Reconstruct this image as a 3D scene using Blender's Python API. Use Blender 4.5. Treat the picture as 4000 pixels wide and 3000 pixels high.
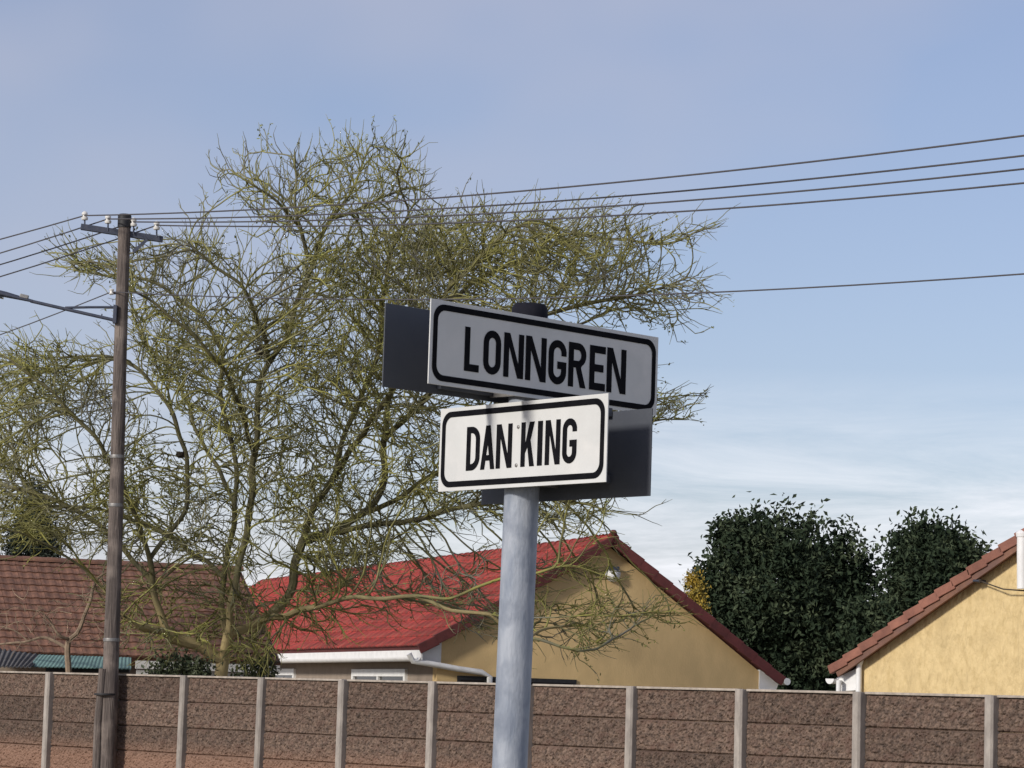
import bpy, bmesh, math, random
import numpy as np
from mathutils import Vector, Matrix, Quaternion, kdtree, noise

random.seed(7); rng = np.random.default_rng(7)
scene = bpy.context.scene
COL = scene.collection
for o in list(bpy.data.objects): bpy.data.objects.remove(o)

# ------------------------------------------------------------------ camera
PITCH, ROLL, FPX, EYE = 0.1098, 0.032, 11300.0, 1.6
cF = Vector((0, math.cos(PITCH), math.sin(PITCH))); cR0 = Vector((1, 0, 0)); cU0 = cR0.cross(cF)
cR = math.cos(ROLL)*cR0 + math.sin(ROLL)*cU0
cU = -math.sin(ROLL)*cR0 + math.cos(ROLL)*cU0
CAM = Vector((0, 0, EYE))
cd = bpy.data.cameras.new('camera'); cam = bpy.data.objects.new('camera', cd); COL.objects.link(cam)
cd.sensor_width = 36; cd.lens = 36*FPX/4000; cd.clip_start = 0.1; cd.clip_end = 6000
M = Matrix((cR, cU, -cF)).transposed().to_4x4(); M.translation = CAM
cam.matrix_world = M
scene.camera = cam

# ------------------------------------------------------------------ sky, sun, exposure
SUN_AZ = math.atan2(-0.75, -0.66); SUN_EL = math.radians(25)
SUN_DIR = Vector((math.sin(SUN_AZ)*math.cos(SUN_EL), math.cos(SUN_AZ)*math.cos(SUN_EL), math.sin(SUN_EL)))
world = bpy.data.worlds.new('World'); scene.world = world; world.use_nodes = True
wt = world.node_tree; bg = wt.nodes['Background']
sky = wt.nodes.new('ShaderNodeTexSky'); sky.sky_type = 'NISHITA'; sky.sun_disc = False
sky.sun_elevation = SUN_EL; sky.sun_rotation = SUN_AZ
sky.altitude = 0; sky.air_density = 1.0; sky.dust_density = 0.6; sky.ozone_density = 3.0
def wn(t, **k):
    n = wt.nodes.new(t)
    for a, b in k.items(): setattr(n, a, b)
    return n
tc = wn('ShaderNodeTexCoord')
# thin high cloud: soft veil everywhere plus stretched streaks near the horizon, a function of direction only
mp1 = wn('ShaderNodeMapping'); mp1.inputs['Scale'].default_value = (5, 5, 9); mp1.inputs['Location'].default_value = (3.3, 1.7, 0.4)
n1 = wn('ShaderNodeTexNoise'); n1.inputs['Scale'].default_value = 1.0; n1.inputs['Detail'].default_value = 3; n1.inputs['Roughness'].default_value = .5
mp2 = wn('ShaderNodeMapping'); mp2.inputs['Scale'].default_value = (4.5, 4.5, 30); mp2.inputs['Location'].default_value = (.35, .2, .6); mp2.inputs['Rotation'].default_value = (0, .04, 0)
n2 = wn('ShaderNodeTexNoise'); n2.inputs['Scale'].default_value = 1.6; n2.inputs['Detail'].default_value = 8; n2.inputs['Roughness'].default_value = .70; n2.inputs['Distortion'].default_value = .5
sep = wn('ShaderNodeSeparateXYZ')
low = wn('ShaderNodeMapRange'); low.inputs['From Min'].default_value = 0.04; low.inputs['From Max'].default_value = 0.118
low.inputs['To Min'].default_value = 1; low.inputs['To Max'].default_value = 0
r1 = wn('ShaderNodeMapRange'); r1.inputs['From Min'].default_value = .38; r1.inputs['From Max'].default_value = .72; r1.inputs['To Min'].default_value = .25; r1.inputs['To Max'].default_value = .75
r2 = wn('ShaderNodeMapRange'); r2.inputs['From Min'].default_value = .36; r2.inputs['From Max'].default_value = .66; r2.inputs['To Max'].default_value = 1.0
mul = wn('ShaderNodeMath', operation='MULTIPLY')
mixc = wn('ShaderNodeMix', data_type='RGBA')
tint = wn('ShaderNodeMix', data_type='RGBA', blend_type='MULTIPLY'); tint.inputs['Factor'].default_value = 1.0
tint.inputs[7].default_value = (1.04, 0.95, 1.02, 1)
L = wt.links.new
L(tc.outputs['Generated'], mp1.inputs[0]); L(mp1.outputs[0], n1.inputs['Vector'])
L(tc.outputs['Generated'], mp2.inputs[0]); L(mp2.outputs[0], n2.inputs['Vector'])
L(tc.outputs['Generated'], sep.inputs[0]); L(sep.outputs['Z'], low.inputs['Value'])
L(n1.outputs['Fac'], r1.inputs['Value']); L(n2.outputs['Fac'], r2.inputs['Value'])
L(r2.outputs[0], mul.inputs[0]); L(low.outputs[0], mul.inputs[1])
L(sky.outputs[0], tint.inputs[6]); L(tint.outputs[2], mixc.inputs[6]); L(r1.outputs[0], mixc.inputs['Factor'])
mixc.inputs[7].default_value = (4.5, 4.5, 5.3, 1)
mixs = wn('ShaderNodeMix', data_type='RGBA'); L(mixc.outputs[2], mixs.inputs[6]); L(mul.outputs[0], mixs.inputs['Factor'])
mixs.inputs[7].default_value = (8.6, 8.7, 9.2, 1)
L(mixs.outputs[2], bg.inputs[0]); bg.inputs[1].default_value = 0.072
sd = bpy.data.lights.new('sun', 'SUN'); sd.energy = 2.0; sd.angle = math.radians(7); sd.color = (1, .95, .87)
sun = bpy.data.objects.new('sun', sd); COL.objects.link(sun); sun.location = (-30, 10, 30)
sun.rotation_euler = (-SUN_DIR).to_track_quat('-Z', 'Y').to_euler()
scene.view_settings.view_transform = 'Standard'; scene.view_settings.look = 'None'
scene.view_settings.exposure = 0.72; scene.view_settings.gamma = 1.0; scene.view_settings.use_curve_mapping = False

# ------------------------------------------------------------------ measuring: photo pixel -> place
S = 4000/2212
def ray(px, py):
    return (cF*FPX + cR*(px-2000) - cU*(py-1500)).normalized()
def at(px, py, Y):                       # the point of the pixel's ray at distance Y
    d = ray(px, py); return CAM + d*(Y/d.y)
def at2(x, y, Y): return at(x*S, y*S, Y)
def hit(px, py, p0, n):
    d = ray(px, py); return CAM + d*((p0-CAM).dot(n)/d.dot(n))

# ------------------------------------------------------------------ helpers
def tag(o, label=None, cat=None, group=None, kind=None):
    if label: o['label'] = label
    if cat: o['category'] = cat
    if group: o['group'] = group
    if kind: o['kind'] = kind
    return o
def empty(name, loc=(0, 0, 0)):
    o = bpy.data.objects.new(name, None); o.location = loc; o.empty_display_size = .1; COL.objects.link(o); return o
def link(name, me, mat=None, parent=None):
    o = bpy.data.objects.new(name, me); COL.objects.link(o)
    if mat is not None and len(me.materials) == 0: me.materials.append(mat)
    if parent is not None:
        o.parent = parent; bpy_upd[0] = True
        o.matrix_parent_inverse = world_of(parent).inverted()
    return o
bpy_upd = [False]
def world_of(o):
    m = o.matrix_basis if not o.parent else world_of(o.parent) @ o.matrix_parent_inverse @ o.matrix_basis
    return m.copy()
def mesh(name, verts, faces, mat=None, parent=None, smooth=False):
    me = bpy.data.meshes.new(name); me.from_pydata([tuple(v) for v in verts], [], faces); me.update()
    if smooth:
        me.polygons.foreach_set('use_smooth', [True]*len(me.polygons))
    return link(name, me, mat, parent)
class MB:
    def __init__(s): s.v = []; s.f = []
    def add(s, vs, fs):
        k = len(s.v); s.v += [tuple(v) for v in vs]; s.f += [tuple(i+k for i in f) for f in fs]; return s
    def box(s, c, ax, ay, az, hx, hy, hz):
        c = Vector(c); ax, ay, az = Vector(ax), Vector(ay), Vector(az)
        vs = [c+ax*hx*i+ay*hy*j+az*hz*k for i in (-1, 1) for j in (-1, 1) for k in (-1, 1)]
        return s.add(vs, [(0, 1, 3, 2), (4, 6, 7, 5), (0, 4, 5, 1), (2, 3, 7, 6), (0, 2, 6, 4), (1, 5, 7, 3)])
    def tube(s, pts, rad, n=8, caps=True):
        pts = [Vector(p) for p in pts]
        if not hasattr(rad, '__len__'): rad = [rad]*len(pts)
        prev = None; rings = []
        for i, p in enumerate(pts):
            t = (pts[min(i+1, len(pts)-1)]-pts[max(i-1, 0)]).normalized()
            if prev is None:
                a = t.orthogonal().normalized()
            else:
                a = (prev - t*prev.dot(t)).normalized()
            prev = a; b = t.cross(a)
            rings.append([p+(a*math.cos(2*math.pi*k/n)+b*math.sin(2*math.pi*k/n))*rad[i] for k in range(n)])
        vs = [v for r in rings for v in r]; fs = []
        for i in range(len(pts)-1):
            for k in range(n):
                fs.append((i*n+k, i*n+(k+1) % n, (i+1)*n+(k+1) % n, (i+1)*n+k))
        if caps:
            fs.append(tuple(range(n-1, -1, -1))); fs.append(tuple((len(pts)-1)*n+k for k in range(n)))
        return s.add(vs, fs)
    def lathe(s, base, axis, prof, n=14):
        return s.tube([Vector(base)+Vector(axis)*z for r, z in prof], [max(r, 1e-4) for r, z in prof], n)
    def prism(s, poly, off):               # polygon (3d points) extruded by off
        n = len(poly); off = Vector(off)
        vs = [Vector(p) for p in poly]+[Vector(p)+off for p in poly]
        fs = [tuple(range(n)), tuple(range(2*n-1, n-1, -1))]+[(i, i+n, (i+1) % n+n, (i+1) % n) for i in range(n)]
        return s.add(vs, fs)
    def build(s, name, mat=None, parent=None, smooth=False, bevel=0):
        me = bpy.data.meshes.new(name); me.from_pydata(s.v, [], s.f)
        bm = bmesh.new(); bm.from_mesh(me)
        bmesh.ops.recalc_face_normals(bm, faces=bm.faces)
        if bevel:
            bmesh.ops.bevel(bm, geom=[e for e in bm.edges if e.is_manifold and e.calc_face_angle(0) > .5], offset=bevel, segments=2, affect='EDGES', profile=.5)
        if smooth:
            for f in bm.faces: f.smooth = True
        bm.to_mesh(me); bm.free()
        if smooth:
            try: me.set_sharp_from_angle(angle=math.radians(40))
            except Exception: pass
        return link(name, me, mat, parent)
X3, Y3, Z3 = Vector((1, 0, 0)), Vector((0, 1, 0)), Vector((0, 0, 1))

# ------------------------------------------------------------------ materials
def mat(name, c1, c2=None, scale=8, rough=.7, bump=0, bscale=60, metal=0, detail=6, stretch=(1, 1, 1), contrast=(.35, .65), c3=None, s3=2, coords='Object', rand=0, spec=.4, dist=.01):
    m = bpy.data.materials.new(name); m.use_nodes = True; nt = m.node_tree; b = nt.nodes['Principled BSDF']
    b.inputs['Roughness'].default_value = rough; b.inputs['Metallic'].default_value = metal
    b.inputs['Specular IOR Level'].default_value = spec
    lk = nt.links.new
    def N(t): return nt.nodes.new(t)
    tcn = N('ShaderNodeTexCoord'); mp = N('ShaderNodeMapping'); mp.inputs['Scale'].default_value = stretch
    lk(tcn.outputs[coords], mp.inputs[0])
    out = None
    if c2 is None: b.inputs['Base Color'].default_value = (*c1, 1)
    else:
        nz = N('ShaderNodeTexNoise'); nz.inputs['Scale'].default_value = scale; nz.inputs['Detail'].default_value = detail; nz.inputs['Roughness'].default_value = .6
        lk(mp.outputs[0], nz.inputs['Vector'])
        mr = N('ShaderNodeMapRange'); mr.inputs['From Min'].default_value = contrast[0]; mr.inputs['From Max'].default_value = contrast[1]
        lk(nz.outputs['Fac'], mr.inputs['Value'])
        mi = N('ShaderNodeMix'); mi.data_type = 'RGBA'; mi.inputs[6].default_value = (*c1, 1); mi.inputs[7].default_value = (*c2, 1)
        lk(mr.outputs[0], mi.inputs['Factor']); out = mi.outputs[2]
        if c3 is not None:
            nz2 = N('ShaderNodeTexNoise'); nz2.inputs['Scale'].default_value = s3; nz2.inputs['Detail'].default_value = 5
            lk(tcn.outputs[coords], nz2.inputs['Vector'])
            mr2 = N('ShaderNodeMapRange'); mr2.inputs['From Min'].default_value = .5; mr2.inputs['From Max'].default_value = .7
            lk(nz2.outputs['Fac'], mr2.inputs['Value'])
            mi2 = N('ShaderNodeMix'); mi2.data_type = 'RGBA'; lk(out, mi2.inputs[6]); mi2.inputs[7].default_value = (*c3, 1)
            lk(mr2.outputs[0], mi2.inputs['Factor']); out = mi2.outputs[2]
        if rand:
            oi = N('ShaderNodeObjectInfo'); hs = N('ShaderNodeHueSaturation')
            mr3 = N('ShaderNodeMapRange'); mr3.inputs['To Min'].default_value = 1-rand; mr3.inputs['To Max'].default_value = 1+rand
            lk(oi.outputs['Random'], mr3.inputs['Value']); lk(mr3.outputs[0], hs.inputs['Value']); lk(out, hs.inputs['Color']); out = hs.outputs[0]
        lk(out, b.inputs['Base Color'])
    if bump:
        bz = N('ShaderNodeTexNoise'); bz.inputs['Scale'].default_value = bscale; bz.inputs['Detail'].default_value = 6
        lk(mp.outputs[0], bz.inputs['Vector'])
        bp = N('ShaderNodeBump'); bp.inputs['Strength'].default_value = bump; bp.inputs['Distance'].default_value = dist
        lk(bz.outputs['Fac'], bp.inputs['Height']); lk(bp.outputs[0], b.inputs['Normal'])
    return m
MT = {}
MT['ground'] = mat('sandy_ground', (.34, .285, .205), (.22, .20, .12), 1.5, .95, .4, 20)
MT['slab'] = mat('brown_painted_slab', (.190, .130, .097), (.064, .044, .034), 24, .9, .9, 90, detail=5, contrast=(.38, .64), stretch=(1.5, 1, 1), c3=(.130, .080, .060), s3=9, rand=.24, dist=.010)
MT['wallpost'] = mat('grey_concrete_post', (.36, .32, .28), (.25, .22, .195), 14, .9, .3, 80, rand=.12, stretch=(1, 1, .4))
MT['coping'] = mat('weathered_coping', (.44, .38, .32), (.28, .24, .20), 12, .9, .4, 60)
MT['galv'] = mat('galvanised_steel', (.215, .245, .30), (.36, .385, .43), 16, .6, .2, 70, .1, stretch=(2.0, 2.0, .6), contrast=(.34, .66), c3=(.19, .215, .265), s3=14)
MT['cap'] = mat('black_plastic_cap', (.010, .010, .016), (.018, .018, .024), 30, .75, spec=.1)
MT['plate'] = mat('white_sign_face', (.62, .62, .605), (.54, .54, .525), 7, .5, .03, 60, detail=9, c3=(.64, .63, .61), s3=14)
MT['print'] = mat('black_sign_print', (.004, .004, .006), (.008, .008, .010), 40, .8, spec=.08)
MT['back'] = mat('dark_sign_back', (.058, .064, .080), (.070, .076, .090), 8, .6, .05, 50, .0)
MT['bolt'] = mat('dull_bolt', (.28, .27, .26), (.2, .19, .18), 60, .5, metal=.6)
MT['pole'] = mat('weathered_wood_pole', (.17, .138, .12), (.06, .048, .043), 10, .9, .9, 26, stretch=(3.5, 3.5, .18), c3=(.22, .18, .155), s3=4, dist=.02)
MT['pitch'] = mat('black_pitch', (.012, .012, .014), (.025, .024, .025), 20, .6)
MT['steel'] = mat('dark_blue_grey_steel', (.045, .055, .085), (.07, .075, .1), 20, .6, metal=.2)
MT['porcelain'] = mat('white_porcelain', (.78, .76, .72), (.62, .6, .56), 20, .3)
MT['wire'] = mat('dull_wire', (.06, .055, .06), (.08, .075, .08), 4, .6)
MT['bark'] = mat('lichen_green_bark', (.15, .135, .060), (.065, .058, .034), 7, .9, .5, 30, c3=(.205, .190, .100), s3=1.6, coords='Object')
MT['_t'] = mat('pale_yellow_bark', (.36, .28, .12), (.22, .19, .09), 4, .85, .4, 30, c3=(.18, .17, .07), s3=3)
MT['twig'] = mat('olive_twig', (.30, .285, .075), (.135, .125, .058), 1.5, .9, contrast=(.38, .62), c3=(.19, .18, .14), s3=1.1)
MT['deadwood'] = mat('pale_dead_wood', (.30, .22, .15), (.18, .13, .09), 10, .9, .4, 30)
MT['redtile'] = mat('red_clay_tile', (.36, .048, .036), (.165, .028, .024), 6, .75, .5, 40, c3=(.25, .068, .046), s3=9, rand=.30, contrast=(.40, .62))
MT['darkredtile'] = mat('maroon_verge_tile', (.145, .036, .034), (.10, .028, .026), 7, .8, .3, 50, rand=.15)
MT['browntile'] = mat('brown_roof_tile', (.245, .120, .078), (.150, .078, .054), 6, .85, .35, 50, c3=(.15, .085, .07), s3=2, rand=.16)
MT['terratile'] = mat('terracotta_verge_tile', (.29, .125, .085), (.20, .085, .06), 6, .85, .35, 50, rand=.14)
MT['ochre'] = mat('ochre_plaster', (.68, .485, .235), (.61, .435, .21), 5, .9, .4, 50, c3=(.56, .40, .195), s3=1.6, stretch=(1, 1, .5))
MT['cream'] = mat('cream_yellow_plaster', (.66, .50, .255), (.56, .415, .20), 16, .9, 1.0, 11, detail=7, contrast=(.46, .66), c3=(.56, .42, .21), s3=3.0, stretch=(1, 1, .45), dist=.06)
MT['beige'] = mat('beige_plaster', (.40, .32, .25), (.34, .27, .2), 4, .9, .2, 60)
MT['shadedwall'] = mat('shaded_taupe_wall', (.30, .24, .19), (.25, .2, .16), 4, .9, .2, 60)  # brown-grey has the shade below the eave put into its colour
MT['white'] = mat('white_gloss_paint', (.80, .79, .77), (.70, .69, .67), 6, .45)
MT['glass'] = mat('dark_window_glass', (.010, .011, .013), rough=.12, spec=.5)
MT['teal'] = mat('faded_green_sheet', (.20, .33, .30), (.15, .25, .235), 5, .6, .2, 20)
MT['grey'] = mat('grey_fibre_sheet', (.13, .125, .125), (.08, .076, .076), 5, .9, .4, 30)
MT['leafdark'] = mat('dark_evergreen_leaf', (.020, .032, .018), (.036, .052, .028), 3, .85, c3=(.105, .13, .072), s3=1.8, spec=.12)  # paler noise patches put lit leaf clumps into the colour
MT['leafconifer'] = mat('dark_conifer_leaf', (.020, .032, .020), (.034, .045, .028), 3, .6)
MT['leafyellow'] = mat('yellow_leaf', (.42, .27, .03), (.24, .2, .04), 3, .6)
MT['leafshrub'] = mat('dull_shrub_leaf', (.04, .055, .025), (.075, .085, .04), 5, .6)
MT['leafyoung'] = mat('young_olive_leaf', (.24, .25, .06), (.17, .165, .05), 1.2, .7)
MT['darktrunk'] = mat('dark_trunk', (.07, .055, .04), (.04, .03, .025), 8, .9, .4)
MT['nest'] = mat('dark_twig_nest', (.035, .028, .02), (.055, .045, .03), 30, .95)
MT['bird'] = mat('dark_plumage', (.02, .018, .018), (.035, .03, .028), 30, .7)

def foot_bark(m, pale, z0, z1):
    nt = m.node_tree; b = nt.nodes['Principled BSDF']; src = b.inputs['Base Color'].links[0].from_socket
    tcn = nt.nodes.new('ShaderNodeTexCoord'); sx = nt.nodes.new('ShaderNodeSeparateXYZ'); nt.links.new(tcn.outputs['Object'], sx.inputs[0])
    if m is MT['slab']:
        ge = nt.nodes.new('ShaderNodeNewGeometry'); nt.links.new(ge.outputs['Position'], sx.inputs[0])
    mr = nt.nodes.new('ShaderNodeMapRange'); mr.inputs['From Min'].default_value = z0; mr.inputs['From Max'].default_value = z1
    mr.inputs['To Min'].default_value = .8; mr.inputs['To Max'].default_value = 0
    nt.links.new(sx.outputs['Z'], mr.inputs['Value'])
    mi = nt.nodes.new('ShaderNodeMix'); mi.data_type = 'RGBA'; nt.links.new(src, mi.inputs[6]); mi.inputs[7].default_value = (*pale, 1)
    nt.links.new(mr.outputs[0], mi.inputs['Factor']); nt.links.new(mi.outputs[2], b.inputs['Base Color'])
foot_bark(MT['slab'], (.27, .155, .105), .80, 1.05)     # splashed sand on the lowest slabs in view
foot_bark(MT['bark'], (.52, .40, .19), 2.25, 3.1)     # the young yellow bark of the lower limbs
# ------------------------------------------------------------------ ground
gv = []; gf = []
mesh('ground', [(-400, -100, 0), (400, -100, 0), (400, 900, 0), (-400, 900, 0)], [(0, 1, 2, 3)], MT['ground'])
tag(bpy.data.objects['ground'], 'sandy ground with thin grass', kind='structure')

# ------------------------------------------------------------------ precast concrete wall
TH = .8574; wt_ = Vector((math.cos(TH), -math.sin(TH), 0)); wn_ = Vector((-math.sin(TH), -math.cos(TH), 0))
W0 = Vector((-5.608, 36.126, 0)); WTOP = 1.795
post_px = [208, 461, 732, 1034, 1354, 1703, 2077, 2482, 2910, 3371, 3886]
def along(px):
    lo, hi = -9.0, 26.0
    for _ in range(50):
        m_ = (lo+hi)/2; p = W0+wt_*m_+Z3*WTOP-CAM
        u = 2000+FPX*p.dot(cR)/p.dot(cF)
        if u < px: lo = m_
        else: hi = m_
    return lo
ks = [along(p) for p in post_px]
ks = [ks[0]-3.0, ks[0]-1.5]+ks+[ks[-1]+1.5, ks[-1]+3.0]
wall = empty('precast_wall', W0+wt_*ks[0])
tag(wall, 'brown precast concrete slab wall with pale grey posts along the street', 'wall')
# three slab reliefs, real displaced stone-pattern faces
SW, SH, ST = 1.0, .3, .045
def slab_mesh(seed):
    nx, nz = 96, 20
    r = random.Random(seed)
    cells = []
    z = 0
    vs = []; fs = []
    pts = [(r.random()*1.5, r.random()*.3, r.uniform(-1, 1)) for _ in range(300)]
    P = np.array(pts)
    for j in range(nz+1):
        for i in range(nx+1):
            x = i/nx*1.5; z = j/nz*.3
            d = np.hypot((P[:, 0]-x)*.9, (P[:, 1]-z)*1.15); o = np.argsort(d)[:2]
            edge = min(1, (d[o[1]]-d[o[0]])/.013)
            h = .017*edge+.007*P[o[0], 2]*edge+.009*noise.noise((x*45+seed*9, z*45, 0))
            e = min(x, 1.5-x, z, .3-z)
            if e < .010: h = -.016*(1-e/.010)+h*.3*(e/.010)
            vs.append((x/1.5, -h, z))
    for j in range(nz):
        for i in range(nx):
            a = j*(nx+1)+i; fs.append((a, a+1, a+nx+2, a+nx+1))
    k = len(vs)
    vs += [(0, ST, 0), (1, ST, 0), (1, ST, .3), (0, ST, .3)]
    bl, br, tr, tl = 0, nx, (nx+1)*(nz+1)-1, (nx+1)*nz
    fs += [(k, k+3, k+2, k+1)]
    fs += [tuple([k, k+1]+list(range(nx, -1, -1)))]
    fs += [tuple([k+2, k+3]+list(range(tl, tr+1)))]
    fs += [tuple([k+3, k]+[j*(nx+1) for j in range(nz+1)])]
    fs += [tuple([k+1, k+2]+[j*(nx+1)+nx for j in range(nz, -1, -1)])]
    me = bpy.data.meshes.new('slab'); me.from_pydata(vs, [], fs); me.materials.append(MT['slab'])
    me.update(); return me
slabs = [slab_mesh(s) for s in range(4)]
Rw = Matrix((wt_, -wn_, Z3)).transposed().to_4x4()
mpost = MB()
pw, pd = .049, .088
mpost.v = []; 
prof = [(-pw, .03), (-pw, -pd+.02), (-pw+.018, -pd), (pw-.018, -pd), (pw, -pd+.02), (pw, .03)]
def add_post(k, i):
    lean = wt_*rng.normal(0, .009)+wn_*rng.normal(0, .006)
    o = MB().prism([W0+wt_*(k+a)-wn_*b for a, b in prof], Z3*(WTOP+.004+rng.normal(0, .004))+lean).build('post', MT['wallpost'], wall, bevel=.004)
    o.location += Vector((0, 0, 0))
    return o
for i, k in enumerate(ks): add_post(k, i)
for i in range(len(ks)-1):
    k0, k1 = ks[i]+pw-.012, ks[i+1]-pw+.012
    for r_ in range(6):
        o = bpy.data.objects.new('slab', slabs[rng.integers(4)]); COL.objects.link(o); o.parent = wall
        o.matrix_parent_inverse = world_of(wall).inverted()
        flip = rng.random() < .5
        m_ = Matrix.Translation(W0+wt_*k0+Z3*(r_*.2965+.002)+wn_*(.004*rng.standard_normal()*.6)) @ Rw @ Matrix.Rotation(rng.normal(0, .0012), 4, 'Y') @ Matrix.Rotation(rng.normal(0, .006), 4, 'X') @ Matrix.Diagonal((k1-k0, 1, .2962/.3, 1))
        o.matrix_basis = m_
    c = W0+wt_*((k0+k1)/2)+Z3*(WTOP-.006)
    MB().box(c, wt_, wn_, Z3, (k1-k0)/2-.012, .034, .011).build('coping', MT['coping'], wall, bevel=.004)

# ------------------------------------------------------------------ street-name sign
SY = 6.27
pb = at(1991, 3000, SY); pt = at(2069, 1225, SY)
ax = (pt-pb).normalized(); pg = pb+ax*((0-pb.z)/ax.z)
sign = empty('street_sign', pg)
tag(sign, 'galvanised street corner sign post carrying the LONNGREN and DAN KING name plates', 'street sign')
pc_ = MB().tube([pg, pg+ax*.8, pg+ax*1.6, pt], .038, 32).build('post', MT['galv'], sign, smooth=True)
capm = MB().lathe(pt-ax*.035, ax, [(.0405, 0), (.0405, .03), (.0395, .045), (.034, .055), (.015, .058)], 28).build('cap', MT['cap'], sign, smooth=True)
def z1(x, y): return 1400+x/1.7015, 1100+y/1.7015
def rrect(u0, u1, v0, v1, r, n=8):
    out = []
    for cx, cy, a0 in ((u1-r, v1-r, 0), (u0+r, v1-r, 90), (u0+r, v0+r, 180), (u1-r, v0+r, 270)):
        for i in range(n+1):
            a = math.radians(a0+90*i/n); out.append((cx+r*math.cos(a), cy+r*math.sin(a)))
    return out
def fill_mesh(name, loops, to3, depth, m, parent):
    """2d outlines (outer and holes) filled and given a thin real thickness"""
    cu = bpy.data.curves.new(name, 'CURVE'); cu.dimensions = '2D'; cu.fill_mode = 'BOTH'; cu.extrude = depth
    for lp in loops:
        sp = cu.splines.new('POLY'); sp.points.add(len(lp)-1); sp.use_cyclic_u = True
        for p, q in zip(sp.points, lp): p.co = (q[0], q[1], 0, 1)
    tmp = bpy.data.objects.new('tmp', cu); COL.objects.link(tmp)
    dg = bpy.context.evaluated_depsgraph_get()
    me = bpy.data.meshes.new_from_object(tmp.evaluated_get(dg)); me.name = name
    bpy.data.objects.remove(tmp); bpy.data.curves.remove(cu)
    for v in me.vertices: v.co = to3(v.co)
    me.materials.clear(); me.update()
    return link(name, me, m, parent)
def stroke(path, w):
    n = len(path); Lf = []; Rt = []
    for i in range(n):
        p = Vector(path[i])
        d0 = (Vector(path[i])-Vector(path[i-1])).normalized() if i else None
        d1 = (Vector(path[i+1])-Vector(path[i])).normalized() if i < n-1 else None
        if d0 is None: d0 = d1
        if d1 is None: d1 = d0
        n0 = Vector((-d0.y, d0.x)); n1_ = Vector((-d1.y, d1.x)); mm = (n0+n1_).normalized()
        s_ = (w/2)/max(.4, mm.dot(n0)); Lf.append(p+mm*s_); Rt.append(p-mm*s_)
    return [tuple(p) for p in Lf]+[tuple(p) for p in reversed(Rt)]
def arc(cx, cy, rx, ry, a0, a1, n=10):
    return [(cx+rx*math.cos(math.radians(a0+(a1-a0)*i/n)), cy+ry*math.sin(math.radians(a0+(a1-a0)*i/n))) for i in range(n+1)]
def glyph(ch, w, t):
    """letter outlines, height 1, width w, stem t"""
    if ch == 'L': return [[(0, 0), (w, 0), (w, t), (t, t), (t, 1), (0, 1)]]
    if ch == 'I': return [[(0, 0), (w, 0), (w, 1), (0, 1)]]
    if ch == 'E':
        return [[(0, 0), (w, 0), (w, t), (t, t), (t, .5-t/2), (w*.88, .5-t/2), (w*.88, .5+t/2), (t, .5+t/2), (t, 1-t), (w, 1-t), (w, 1), (0, 1)]]
    if ch == 'N':
        return [[(0, 0), (t, 0), (t, .70), (w-t*1.12, 0), (w, 0), (w, 1), (w-t, 1), (w-t, .30), (t*1.12, 1), (0, 1)]]
    if ch == 'A':
        h = t*.98; xl = .5*w
        sl = (w/2-t*.5)/1.0
        o_ = [(0, 0), (h, 0), (h+.20*sl, .20), (w-h-.20*sl, .20), (w-h, 0), (w, 0), (w/2+t*.52, 1), (w/2-t*.52, 1)]
        y0 = .20+t*.85
        k = lambda y: h+sl*y
        ya = (w/2-h)/sl*.96
        return [o_, [(k(y0), y0), (w-k(y0), y0), (w/2, min(ya, .88))]]
    if ch == 'K':
        return [[(0, 0), (t, 0), (t, .30), (t*1.55, .44), (w-t*1.12, 0), (w, 0), (t*2.1+.02, .585), (w*.97, 1), (w*.97-t*1.15, 1), (t, .50), (t, 1), (0, 1)]]
    if ch in 'OG':
        r = w/2
        ry = r*1.02
        if ch == 'O':
            out = arc(r, 1-ry, r, ry, 0, 180)+arc(r, ry, r, ry, 180, 360)
            ri = r-t; inn = arc(r, 1-ry, ri, ry-t, 0, 180)+arc(r, ry, ri, ry-t, 180, 360)
            return [out, inn]
        rm = r-t/2; ym = ry-t/2
        path = arc(r, 1-ry, rm, ym, 8, 180, 12)+arc(r, ry, rm, ym, 180, 360, 12)
        path = [(path[0][0], 1-ry-.05)]+path+[(w-t/2, .52-t/2), (w*.50, .52-t/2)]
        return [stroke(path, t)]
    if ch == 'D':
        r = w*.62; out = [(0, 0)]+arc(w-r, r, r, r, -90, 0)+arc(w-r, 1-r, r, r, 0, 90)+[(0, 1)]
        ri = r-t; inn = [(t, t)]+arc(w-r, r, ri, ri, -90, 0)+arc(w-r, 1-r, ri, ri, 0, 90)+[(t, 1-t)]
        return [out, inn]
    if ch == 'R':
        r = .27; m_ = .44; out = [(0, 0), (t, 0), (t, m_), (w*.42, m_), (w-t*1.12, 0), (w, 0), (w*.42+t*1.0, m_+.012)]
        rr = min(r, w*.6)
        out += arc(w-rr, m_+.02+(1-m_-.02)/2, rr, (1-m_-.02)/2, -62, 90)+[(0, 1)]
        hy = (1-m_)/2
        inn = [(t, m_+t*.95), (w-rr, m_+t*.95)]+arc(w-rr, m_+hy, rr-t, hy-t*.95, -90, 90)+[(t, 1-t*.95)]
        return [out, inn]
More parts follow.
